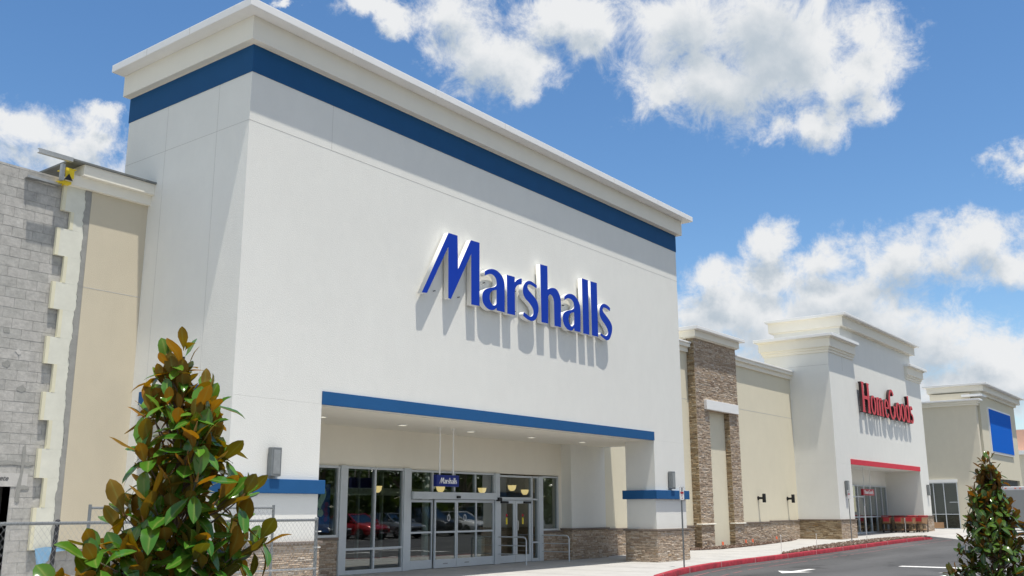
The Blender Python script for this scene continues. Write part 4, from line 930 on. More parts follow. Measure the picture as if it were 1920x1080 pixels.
for x0, x1 in zip(XS2, XS2[1:]):
    p = MB(); p.box(x0+.041, x1-.041, y0+.05, y0+.058, zf+.12, 2.88); p.build('glass_pane', 'shop_glass', s2)
it2 = thing('shop_interior', 'dark inside of the red lettered store seen through its glass', 'shop interior', (56, 22, .2))
b = MB(); b.box(49, 64.5, YW+.31, 24, .18, .195); b.build('floor', 'interior_floor', it2)
b = MB(); b.box(49, 64.5, 23.9, 24, .2, 3.5); b.box(48.9, 49, YW+.31, 24, .2, 3.5); b.box(64.5, 64.6, YW+.31, 24, .2, 3.5); b.box(49, 64.5, YW+.31, 24, 3.4, 3.5); b.build('back_wall', 'interior_dark', it2)
b = MB(); b.box(54, 54.6, 21, 21.2, .2, 2.6); b.box(57.5, 59.0, 20.6, 20.7, .9, 2.4); b.build('display', 'interior_wall', it2)
# red letters (serif capitals and lower case drawn as strokes)
def serif_glyphs():
    G_ = {}
    def ring(cx, cz, rx, rz, tx, tz, n=28, a0=0, a1=2*math.pi, taper=0):
        full = abs(a1-a0) > 6.2
        ang = [a0+(a1-a0)*i/n for i in range(n+(0 if full else 1))]
        o = [(cx+rx*math.cos(t), cz+rz*math.sin(t)) for t in ang]; i_ = [(cx+(rx-tx)*math.cos(t), cz+(rz-tz)*math.sin(t)) for t in ang]
        return [o, i_] if full else [o+i_[::-1]]
    def rect(x0, x1, z0, z1): return [(x0, z0), (x1, z0), (x1, z1), (x0, z1)]
    def stem(x, w, z0, z1, s0=.10, s1=.10, left_only=False):
        t = .045; p = [(x-s0, z0), (x+w+s0, z0), (x+w+s0*.9, z0+t), (x+w, z0+t*2.2), (x+w, z1-t*2.2 if s1 else z1)]
        if s1 and not left_only: p += [(x+w+s1*.9, z1-t), (x+w+s1, z1), (x-s1, z1), (x-s1*.9, z1-t), (x, z1-t*2.2)]
        elif s1: p += [(x+w, z1), (x-s1, z1-.05), (x-s1*.9, z1-t-.06), (x, z1-t*2.4)]
        else: p += [(x, z1)]
        return p+[(x, z0+t*2.2), (x-s0*.9, z0+t)]
    C_, X_ = 1.62, 1.0                                   # cap and x heights
    G_['H'] = (1.65, [[stem(.12, .34, 0, C_)], [stem(1.12, .34, 0, C_)], [rect(.455, 1.125, .72, .90)]])
    G_['o'] = (1.02, [ring(.5, .5, .50, .53, .28, .10)])
    G_['m'] = (1.66, [[stem(.10, .27, 0, X_, .07, .1, True)], [stem(.62, .27, 0, .80, .06, 0)], [stem(1.18, .27, 0, .80, .06, 0)], ring(.56, .74, .29, .28, .17, .10, 12, 0, 2.7), ring(1.12, .74, .29, .28, .17, .10, 12, 0, 2.7)])
    G_['e'] = (.98, [ring(.49, .5, .47, .53, .25, .10, 26, .05, 5.65), [rect(.20, .91, .50, .575)]])
    G_['G'] = (1.52, [ring(.72, .81, .69, .87, .33, .13, 30, .75, 5.75), [stem(1.05, .30, .12, .74, .0, .12)]])
    G_['d'] = (1.10, [ring(.46, .5, .45, .53, .25, .10), [stem(.70, .29, 0, C_-.02, .06, .10, True)]])
    G_['s'] = (.80, [ring(.40, .74, .33, .29, .21, .12, 16, .35, 4.5), ring(.40, .27, .36, .30, .21, .12, 16, -2.7, 1.6)])
    return G_
def write_serif(root, text, x, z, k, depth, yf, face, side, squeeze=1.0):
    G_ = serif_glyphs(); cur = x
    for ch in text:
        w, strokes = G_[ch]; body = None
        for j, loops in enumerate(strokes):
            lp = [[(cur+p[0]*k*squeeze, z+p[1]*k) for p in l] for l in loops]
            me = outline_mesh('letter', lp, depth, yf+.003*j)
            if body is None:
                bmx = bmesh.new(); fmx = bmesh.new(); body = True
            bmx.from_mesh(me); bpy.data.meshes.remove(me)
            me = outline_mesh('face', lp, .006, yf-.0065+.003*j-.003*0); fmx.from_mesh(me); bpy.data.meshes.remove(me)
        m1 = bpy.data.meshes.new('letter'); bmx.to_mesh(m1); bmx.free(); m2 = bpy.data.meshes.new('face'); fmx.to_mesh(m2); fmx.free()
        bo = put(m1, 'letter', side, root, root.location); put(m2, 'face', face, bo, root.location)
        cur += w*k*squeeze
    return cur
sg2 = thing('store_sign', 'raised red serif letters reading HomeGoods with black sides', 'sign', (57, HY-.2, 6.6))
SW = sum({'H': 1.65, 'o': 1.02, 'm': 1.66, 'e': .98, 'G': 1.52, 'd': 1.10, 's': .80}[c] for c in 'HomeGoods')
write_serif(sg2, 'HomeGoods', 52.25, 6.62, 1.0, .16, HY-.26, 'sign_red', 'sign_black', squeeze=(61.75-52.25)/SW)
b = MB()
for i in range(12): b.next(); b.tube([(52.6+i*.8, HY-.1, 7.0), (52.6+i*.8, HY, 7.0)], .02, 6)
b.build('mounting_pin', 'dark_steel', sg2)
hs2 = thing('hanging_sign', 'small crimson board reading HomeGoods hung on two rods before the glass', 'sign', (56, 17.3, 3.8))
q = Vector((0, 0, 1.6))+px_ray(1627, 923)*(17.6/px_ray(1627, 923).y); cx, cy = q.x, q.y
b = MB(); b.cbox(cx-.95, cx+.95, cy-.06, cy+.06, q.z-.17, q.z+.17, .008); b.build('board', 'sign_crimson', hs2)
b = MB()
for x in (cx-.55, cx+.55): b.tube([(x, cy, q.z+.165), (x, cy, OZ)], .02, 8)
b.build('rod', 'sign_white', hs2)
write_serif(hs2, 'HomeGoods', cx-.75, q.z-.09, .13, .004, cy-.066, 'sign_white', 'sign_white', squeeze=1.5/(SW*.13))
wall_lamp(49.4, HY, 2.26, 2.98, 'curved grey wall lamp on the left pier of the red lettered store', w=.30)
wall_lamp(64.2, HY, 2.40, 3.05, 'grey wall lamp on the far right pier of the red lettered store', w=.30)

# ================================================================== THIRD STORE: blue panel
t3 = thing('corner_store', 'beige store stepping forward at the far end with a big blue panel', 'store', (72, 14.8, .3))
b = MB(); b.box(70.0, 70.45, 14.76, 24, -.1, 8.36); b.box(70.45, 71.0, 15.15, 17.7, -.1, 9.2); b.box(70.2, 83, 18.0, 24, -.1, 7.9); b.build('side_wall', 'stucco_grey_beige', t3)
b = MB(); b.box(71.0, 82.4, 14.7, 17.7, 3.6, 9.20); b.box(71.0, 72.6, 14.7, 18, -.1, 3.598); b.box(81.6, 82.4, 14.7, 18, -.1, 3.598); b.build('front_wall', 'stucco_beige', t3)
b = MB(); b.box(69.9, 70.5, 14.66, 24, 8.32, 8.46); b.box(69.8, 70.55, 14.56, 24, 8.461, 8.60); b.next()
b.box(70.85, 82.55, 14.55, 17.8, 9.101, 9.30); b.box(70.6, 82.8, 14.3, 17.9, 9.301, 9.70); b.build('cornice', 'stucco_trim', t3)
b = MB(); b.cbox(69.6, 70.6, 14.40, 24.1, 8.602, 8.72, .01); b.next(); b.cbox(70.3, 83.1, 14.0, 18.1, 9.702, 9.82, .01); b.next(); b.box(70.1, 71.6, 14.35, 15.6, 8.92, 9.06); b.build('cornice_cap', 'cap_metal', t3)
b = MB(); b.box(72.9, 80.2, 14.60, 14.70, 5.28, 8.42); b.build('panel_backing', 'cap_metal', t3)
b = MB(); b.box(73.05, 80.05, 14.575, 14.598, 5.42, 8.30); b.build('blue_panel', 'panel_blue', t3)
b = MB()
for z0 in (3.0, 3.25): b.box(72.6, 81.6, 14.9, 14.95, z0, z0+.18)
for i in range(18): b.box(72.6+i*.5, 72.68+i*.5, 14.8, 14.95, .2, 3.6)
b.build('front_frame', 'steel_grey', t3)
b = MB(); b.box(72.6, 81.6, 15.0, 15.01, .2, 3.59); b.build('front_glass', 'shop_glass', t3)
# glazed shopfront in the side wall, white lintel
b = MB(); b.box(69.90, 70.0, 16.35, 18.25, 3.30, 3.50); b.build('lintel', 'sign_white', t3)
b = MB(); b.box(69.985, 69.998, 16.40, 18.2, .28, 3.30); b.build('window_recess', 'interior_dark', t3)
b = MB()
for y in (16.42, 17.25, 17.9, 18.18): b.box(69.93, 69.98, y-.025, y+.025, .30, 3.30)
for z in (.30, 1.22, 3.25): b.box(69.932, 69.978, 16.42, 18.18, z, z+.045)
b.box(69.93, 69.98, 16.42, 16.95, 2.0, 2.04); b.build('window_frame', 'aluminium', t3)
b = MB(); b.box(69.95, 69.956, 16.42, 18.18, .30, 3.30); b.build('side_glass', 'shop_glass', t3)
t = thing('cardboard_box', 'low brown cardboard box behind the glass of the far store', 'box', (69.9, 17.7, .3))
b = MB(); b.cbox(69.90, 69.945, 17.45, 18.05, .34, .72, .004); b.build('carton', 'cart_tan', t)
# far pink building
fb = thing('far_building', 'distant building with a pink upper wall over a white ledge', 'building', (112, 15, .3))
b = MB(); b.box(110, 140, 4, 22, 7.2, 9.4); b.build('upper_wall', 'pink_stucco', fb)
b = MB(); b.box(108, 142, 2, 24, -.1, 6.8); b.build('lower_wall', 'stucco_grey_beige', fb)
b = MB(); b.box(107.6, 142, 1.6, 24.4, 6.8, 7.2); b.build('ledge', 'sign_white', fb)

# ================================================================== FENCES
def chain_mesh(mb, x0, x1, z0, z1, y, pitch=.078, r=.0021):
    h = pitch*.62; n = int((z1-z0)/h); k = 0
    x = x0
    while x < x1-.001:
        pts = []
        for i in range(n+1):
            px = x+(pitch/2 if (i+k) % 2 else 0); pts.append((min(px, x1), y+(.003 if (i+k) % 2 else -.003), z0+i*(z1-z0)/n))
        mb.tube(pts, r, 3, cap=False); k += 1
        x += pitch/2
    return mb
fn = thing('chain_link_fence', 'nearer chain link fence with a grey top rail running across the left foreground', 'fence', (7, 12.4, -.15))
FY = 12.4; ZT_ = 1.445
def fx(px): d = px_ray(px, 980); return d.x*FY/d.y
xa, xb = fx(-160), fx(595); xp = fx(107)
b = MB(); b.tube([(xa, FY, ZT_), (xb, FY, ZT_)], .021, 8); b.build('top_rail', 'steel_grey', fn)
b = MB(); b.tube([(fx(430), FY, .70), (xb, FY, .685)], .016, 8); b.build('middle_rail', 'galvanised', fn)
for x in (xa+.02, xp, fx(350), xb):
    b = MB(); b.tube([(x-(.06 if x == xp else 0), FY+.02, -.15), (x+(.02 if x == xp else 0), FY+.02, ZT_+.02)], .028, 10); b.lathe((x+(.02 if x == xp else 0), FY+.02, ZT_+.02), [(.032, 0), (.03, .015), (.012, .03)], 10); b.smooth = True
    b.build('post', 'dark_steel' if x == xp else 'steel_grey', fn)
b = MB(); chain_mesh(b, xa, xb, -.12, ZT_+.025, FY-.02); b.build('mesh', 'galvanised', fn)
b = MB()
for z in (.45, 1.0, 1.25): b.lathe((xb, FY+.02, z), [(.036, 0), (.036, .025)], 10); b.tube([(xb, FY+.02, z+.012), (xb+.07, FY-.02, z+.012)], .009, 6)
b.build('clamp', 'galvanised', fn)
fp = thing('fence_panel', 'temporary chain link panel standing behind the near fence beside the magnolia', 'fence', (10, 13.8, -.15))
FY2 = 13.8
def fx2(px): d = px_ray(px, 952); return d.x*FY2/d.y
x0, x1 = fx2(169), fx2(513); xm = fx2(466)
b = MB(); b.tube([(x0, FY2, 1.64), (x1, FY2, 1.64)], .019, 8); b.tube([(x0, FY2, -.02), (x1, FY2, -.02)], .019, 8); b.build('rail', 'steel_grey', fp)
for x in (x0, x1):
    b = MB(); b.tube([(x, FY2, -.15), (x, FY2, 1.69)], .024, 10); b.build('post', 'steel_grey', fp)
b = MB(); b.tube([(xm, FY2, -.1), (xm, FY2, 1.42)], .018, 8); b.build('brace', 'steel_grey', fp)
b = MB(); chain_mesh(b, x0, x1, -.02, 1.63, FY2-.02, pitch=.085); b.build('mesh', 'galvanised', fp)

# ================================================================== GUARD RAILS, SIGN POSTS, STAKES
for (x, label) in ((sx(24.12), 'tubular guard rail left of the double swing doors'), (sx(26.40), 'tubular guard rail right of the double swing doors')):
    t = thing('guard_rail', label, 'rail', (x, 18.3, 0), group='tubular guard rails by the swing doors')
    yo, yi = 17.75, YS-.09
    b = MB(); b.tube([(x, yo, 0), (x, yo, .70), (x, yo+.03, .77), (x, yo+.10, .80), (x, yi, .80)], .021, 10); b.smooth = True; b.build('hoop', 'aluminium', t)
    b = MB()
    for z in (.30, .55): b.tube([(x, yo, z), (x, yi, z)], .014, 8)
    b.build('cross_rail', 'aluminium', t)
def sign_post(x, y, zb, zt, label, w=.30, h1=.38, lines=True):
    t = thing('parking_sign', label, 'sign', (x, y, zb), rz=0)
    b = MB(); b.box(x-.022, x+.022, y-.012, y-.006, zb, zt-.1); b.box(x-.022, x-.016, y-.006, y+.016, zb, zt-.1); b.box(x+.016, x+.022, y-.006, y+.016, zb, zt-.1); b.build('post', 'steel_grey', t)
    b = MB(); b.cbox(x-w/2, x+w/2, y-.020, y-.0125, zt-h1, zt, .003); b.build('plate', 'sign_white', t)
    b = MB(); yy0, yy1 = y-.0225, y-.0205
    for z in (zt-.012, zt-h1+.006): b.box(x-w/2+.006, x+w/2-.006, yy0, yy1, z, z+.006)
    for xx in (x-w/2+.006, x+w/2-.012): b.box(xx, xx+.006, yy0, yy1, zt-h1+.013, zt-.013)
    ring = [(x+.045*math.cos(a), y-.0215, zt-.075+.045*math.sin(a)) for a in [2*math.pi*i/16 for i in range(17)]]; b.tube(ring, .007, 5, cap=False)
    b.tube([(x-.02, y-.0215, zt-.05), (x+.005, y-.0215, zt-.085), (x+.02, y-.0215, zt-.10)], .007, 5)
    b.build('sign_ink', 'sign_grey_ink', t)
    b = MB(); b.box(x-w/2+.04, x+w/2-.04, yy0, yy1, zt-.195, zt-.14); b.box(x-w/2+.06, x+w/2-.06, yy0, yy1, zt-.215, zt-.205); b.box(x-.045, x+.03, yy0, yy1, zt-.27, zt-.245); b.box(x-.03, x+.045, yy0, yy1, zt-.33, zt-.31); b.build('red_print', 'cart_red', t)
    return t
sign_post(25.55, 13.42, 0.0, 2.235, 'parking sign on a thin grey post at the kerb before the right pier', w=.27)
sign_post(44.4, 15.0, .08, 2.42, 'small sign on a thin post in the mulch before the red lettered store', w=.28)
for (x, y, h, lab) in ((34.96, 14.4, .62, 'thin white stake at the near tip of the mulch bed'), (38.9, 14.55, .55, 'short white stake second along the kerb mulch'), (46.3, 14.95, 1.55, 'tall thin white stake in the mulch before the hanging crimson sign'), (52.6, 15.0, .9, 'thin white stake at the far end of the mulch bed before the carts')):
    t = thing('marker_stake', lab, 'stake', (x, y, g(x)), group='thin white stakes in the kerb mulch')
    b = MB(); b.tube([(x, y, g(x)), (x+.01, y, g(x)+h)], .012, 6); b.build('rod', 'stake_white', t)
    b = MB(); b.lathe((x+.01, y, g(x)+h), [(.018, 0), (.018, .03), (.004, .04)], 8); b.build('tip', 'cap_metal', t)
rg = random.Random(4)
for (x, y, lab) in ((38.02, 18.2, 'orange marker flag at the left foot of the pillar niche'), (40.3, 18.2, 'orange marker flag at the right foot of the pillar niche'), (41.2, 18.3, 'orange marker flag at the right corner of the stone pillar'), (44.6, 18.6, 'orange marker flag against the low stone base of the beige wall')):
    t = thing('marker_flag', lab, 'flag', (x, y, g(x)), group='orange marker flags at the wall foot')
    b = MB(); b.tube([(x, y, g(x)), (x, y, g(x)+.26)], .004, 5); b.build('wire', 'dark_steel', t)
    b = MB(); n = 5
    for i in range(n):
        a0, a1 = i/n, (i+1)/n
        v = [(x+a*.19, y+.02*math.sin(a*6+x), g(x)+z-.03*a) for a in (a0, a1) for z in (.13, .26)]
        b.add(v+[(p[0], p[1]+.002, p[2]) for p in v], [(0, 2, 3, 1), (4, 5, 7, 6), (0, 4, 6, 2), (1, 3, 7, 5)])
    b.build('flag_cloth', 'flag_orange', t)

# ================================================================== SHOPPING CARTS
def make_cart():
    root = thing('shopping_cart', 'cart', 'shopping cart', (0, 0, 0), group='tan and red shopping carts parked in the porch of the red lettered store')
    b = MB()                                             # chassis: two rails, uprights
    for s in (-1, 1):
        b.tube([(.42, s*.20, .13), (-.38, s*.25, .13), (-.44, s*.26, .55), (-.50, s*.265, .96)], .014, 6)
        b.tube([(-.40, s*.25, .42), (.46, s*.19, .50)], .011, 6)
    b.tube([(.42, -.20, .13), (.42, .20, .13)], .012, 6); b.tube([(.30, -.19, .13), (.46, -.19, .50)], .012, 6); b.tube([(.30, .19, .13), (.46, .19, .50)], .012, 6)
    b.build('frame', 'dark_steel', root, world=False)
    b = MB()                                             # tapered open basket: slatted sides
    def side(p0, p1, q0, q1, n):
        for i in range(n):
            a, c = (i+.08)/n, (i+.80)/n
            f0 = [Vector(p0).lerp(Vector(p1), t) for t in (a, c)]; f1 = [Vector(q0).lerp(Vector(q1), t) for t in (a, c)]
            nrm = (f0[1]-f0[0]).cross(f1[0]-f0[0]).normalized()*.006
            v = [f0[0], f0[1], f1[1], f1[0]]; b.add(v+[p+nrm for p in v], [(0, 1, 2, 3), (7, 6, 5, 4), (0, 4, 5, 1), (1, 5, 6, 2), (2, 6, 7, 3), (3, 7, 4, 0)])
    A = [(-.44, -.25, .50), (-.44, .25, .50), (.44, .18, .56), (.44, -.18, .56)]; T = [(-.50, -.28, .90), (-.50, .28, .90), (.54, .21, .88), (.54, -.21, .88)]
    for i in range(4):
        j = (i+1) % 4; side(A[i], A[j], T[i], T[j], 7 if i % 2 else 4)
    b.add([A[0], A[1], A[2], A[3]]+[(p[0], p[1], p[2]-.008) for p in A], [(0, 1, 2, 3), (7, 6, 5, 4)])
    b.build('basket', 'cart_tan', root, world=False)
    b = MB(); b.tube([(p[0], p[1], p[2]+.01) for p in T]+[(T[0][0], T[0][1], T[0][2]+.01)], .014, 6); b.build('basket_rim', 'cart_red', root, world=False)
    b = MB(); b.tube([(-.52, -.27, .97), (-.52, .27, .97)], .028, 8); b.build('handle', 'cart_red', root, world=False)
    b = MB(); b.cbox(-.45, -.43, -.2, .2, .60, .86, .005); b.build('child_seat', 'cart_red', root, world=False)
    b = MB(); b.box(.545, .553, -.17, .17, .66, .86); b.build('front_panel', 'cart_red', root, world=False)
    b = MB(); b.box(-.30, .38, -.2, .2, .17, .185); b.box(-.30, .38, -.2, -.19, .185, .24); b.box(-.30, .38, .19, .2, .185, .24); b.build('lower_tray', 'cart_tan', root, world=False)
    for (x, y) in ((.40, -.19), (.40, .19), (-.36, -.24), (-.36, .24)):
        b = MB(); b.lathe((x, y-.014, .062), [(.05, 0), (.062, .006), (.062, .022), (.05, .028)], 14, 'y'); b.build('wheel', 'rubber', root, world=False)
    return root
cart = make_cart(); ZC = .215
rows = [('left', 60.3, 18.25), ('second', 60.5, 17.60), ('third', 60.7, 16.98), ('right', 61.5, 16.62)]; first = True
for ri, (nm, x, y) in enumerate(rows):
    for j in range(2):
        c = cart if first else copy_tree(cart); first = False
        c.location = (x+.30*j, y+.05*j, ZC); c.rotation_euler = (0, 0, R(196 - ri*5))
        rown = {'left': 'in the leftmost nested pair of the porch', 'second': 'in the second nested pair from the left', 'third': 'in the third nested pair from the left', 'right': 'in the rightmost nested pair by the stone pier'}[nm]
        c['label'] = f"{('foremost', 'rearmost')[j]} tan and red shopping cart {rown}"

# ================================================================== VEHICLES
def wheel_parts(root, x, y, r, w=.22):
    b = MB(); b.lathe((x, y-w/2, r), [(r*.62, 0), (r*.95, .01), (r, .04), (r, w-.04), (r*.95, w-.01), (r*.62, w)], 28, 'y'); b.smooth = True; t = b.build('wheel', 'rubber', root, world=False)
    s = -1 if y < 0 else 1
    b = MB(); b.lathe((x, y+s*(w/2-.015)-.01, r), [(.05, 0), (r*.6, .005), (r*.62, .012), (r*.3, .02)], 20, 'y')
    for k in range(5):
        a = 2*math.pi*k/5; b.frame_box((x+math.cos(a)*r*.33, y+s*(w/2), r+math.sin(a)*r*.33), (math.cos(a), 0, math.sin(a)), (0, 1, 0), (-math.sin(a), 0, math.cos(a)), r*.26, .012, .03)
    o = b.build('rim', 'galvanised', None, world=False); o.parent = t
def make_car(paint, label, suv=False):
    """+x is the front"""
    root = thing('parked_car', label, 'car', (0, 0, 0)); h = .32 if suv else 0
    L = 2.3; W = .91
    prof = [(-L, .42, .86), (-L+.06, .34, .95), (-L+.35, .30, 1.0), (-1.5, .28, 1.02), (-.4, .27, 1.0), (.75, .27, .97), (1.2, .28, .93), (1.8, .30, .86), (2.15, .33, .76), (L, .42, .64)]
    v = []; f = []; N_ = []
    def wid(x): return W*(1-.10*max(0, abs(x)-1.2)**1.5)
    for (x, z0, z1) in prof:
        z1 += h*.5; w = wid(x)
        ring = [(x, -w*.90, z0), (x, -w, z0+.12), (x, -w*1.0, (z0+z1)/2), (x, -w*.95, z1-.07), (x, -w*.86, z1), (x, 0, z1+.03), (x, w*.86, z1), (x, w*.95, z1-.07), (x, w, (z0+z1)/2), (x, w, z0+.12), (x, w*.90, z0)]
        v += ring
    n = 11
    for i in range(len(prof)-1):
        for k in range(n): f.append((i*n+k, i*n+(k+1) % n, (i+1)*n+(k+1) % n, (i+1)*n+k))
    f.append(tuple(range(n))); f.append(tuple((len(prof)-1)*n+k for k in range(n))[::-1])
    b = MB(); b.add(v, f); b.smooth = True; body = b.build('body', paint, root, world=False)
    # cabin: glasshouse with painted roof and pillars
    zt = 1.43+h; bl = -2.0 if suv else -1.65
    lo = [(bl, .99+h*.5), (1.15, .95+h*.5)]; hi = [(bl+(.25 if suv else .75), zt), (.25, zt)]
    def cab(ins, name, m_, z_lo=0, parent=root):
        b = MB(); wl, wh = .84-ins, .64-ins; v = []
        for s in (-1, 1): v += [(lo[0][0]+ins, s*wl, lo[0][1]+z_lo), (lo[1][0]-ins, s*wl, lo[1][1]+z_lo), (hi[1][0]-ins*.6, s*wh, hi[1][1]-ins), (hi[0][0]+ins*.6, s*wh, hi[0][1]-ins)]
        b.add(v, [(0, 1, 2, 3), (7, 6, 5, 4), (0, 4, 5, 1), (1, 5, 6, 2), (2, 6, 7, 3), (3, 7, 4, 0)]); return b.build(name, m_, parent, world=False)
    cab(0.0, 'glass', 'car_glass')
    b = MB()
    b.prism([(hi[0][0]-.04, zt-.005), (hi[1][0]+.06, zt-.005), (hi[1][0]-.02, zt+.035), (hi[0][0]+.05, zt+.035)], 'y', -.66, .66)
    for s in (-1, 1):
        for (p, q) in (((lo[0][0], lo[0][1]), hi[0]), ((lo[1][0], lo[1][1]), hi[1]), ((-.15, .98+h*.5), (-.25, zt))):
            b.tube([(p[0], s*.845, p[1]-.02), (q[0], s*.645, q[1])], .035, 6)
    o = b.build('roof', paint, root, world=False)
    for x in (-1.42, 1.42):
        for s in (-1, 1): wheel_parts(root, x, s*.80, .33+h*.1)
    for s in (-1, 1):
        b = MB(); b.cbox(L-.17, L-.015, s*.62-.17, s*.62+.17, .60+h*.4, .72+h*.4, .03); b.build('headlight', 'lens_clear', root, world=False)
        b = MB(); b.cbox(-L+.01, -L+.12, s*.66-.14, s*.66+.14, .72+h*.4, .86+h*.4, .03); b.build('tail_light', 'lamp_amber', root, world=False)
        b = MB(); b.cbox(.75, .92, s*.98-.09, s*.98+.09, .98+h*.5, 1.10+h*.5, .03); b.build('mirror', paint, root, world=False)
    b = MB(); b.cbox(L-.04, L+.03, -.55, .55, .44, .58, .02); b.build('grille', 'black', root, world=False)
    b = MB(); b.cbox(L+.005, L+.035, -.16, .16, .36, .43, .004); b.build('number_plate', 'sign_white', root, world=False)
    return root
mat('paint_car_red', (.42, .008, .012), .25, metal=.2, coat=.8); mat('paint_car_white', (.72, .73, .74), .25, coat=.8); mat('paint_car_silver', (.36, .38, .40), .28, metal=.7, coat=.6); mat('paint_car_dark', (.03, .035, .045), .25, metal=.3, coat=.8)
bays = [(38.2, 'paint_car_dark', 'dark low car parked across the lot facing the stores', 0), (41.3, 'paint_car_red', 'red car parked across the lot, mirrored in the tall left window', 0), (44.4, 'paint_car_silver', 'silver low car parked across the lot next to the red one', 0), (47.5, 'paint_car_dark', 'dark tall car parked across the lot, mirrored in the sliding doors', 1), (50.6, 'paint_car_white', 'white low car parked across the lot, mirrored in the sliding doors', 0), (53.7, 'paint_car_silver', 'silver tall car parked across the lot', 1), (56.8, 'paint_car_white', 'white tall car parked at the far end of the lot row', 1)]
for (x, paint, lab, suv) in bays:
    c = make_car(paint, lab, bool(suv)); c.location = (x, -5.6, road_z(x)-.01); c.rotation_euler = (0, 0, R(90)); c['group'] = 'cars parked across the lot facing the stores'
for i in range(11):
    x = 30.5+i*3.1; flat('bay_line', [(x, -8.4), (x+.1, -8.4), (x+.1, -3.2), (x, -3.2)])
# box truck beyond the far magnolia
tk = thing('box_truck', 'white box truck seen from behind beyond the far magnolia', 'truck', (62, 11.2, .05))
zt0 = .08
b = MB(); b.cbox(62.0, 67.0, 9.95, 12.35, .86, 2.82, .03); b.build('cargo_box', 'truck_white', tk)
b = MB(); b.box(61.985, 62.0, 10.06, 12.24, .92, 2.62); b.build('rear_door', 'paint_car_silver', tk)
b = MB(); b.cbox(61.80, 62.05, 10.0, 12.3, .38, .55, .01); b.box(62.1, 66.8, 10.4, 11.9, .5, .85); b.box(61.9, 62.05, 10.2, 12.1, .55, .84); b.build('bumper', 'black', tk)
b = MB(); b.box(61.785, 61.80, 11.35, 11.65, .42, .53); b.build('number_plate', 'sign_white', tk)
for y in (10.4, 10.95, 11.2, 11.45, 11.95):
    b = MB(); b.cbox(61.97, 62.0, y-.05, y+.05, 2.70, 2.74, .005); b.build('marker_light', 'lamp_amber', tk)
b = MB(); b.cbox(67.1, 68.9, 10.1, 12.2, .5, 2.35, .12); b.build('cab', 'truck_white', tk)
for x in (63.3, 68.0):
    for y in (10.25, 12.05):
        b = MB(); b.lathe((x, y-.12, zt0+.38), [(.2, 0), (.36, .01), (.38, .04), (.38, .2), (.36, .23), (.2, .24)], 24, 'y'); b.build('wheel', 'rubber', tk)

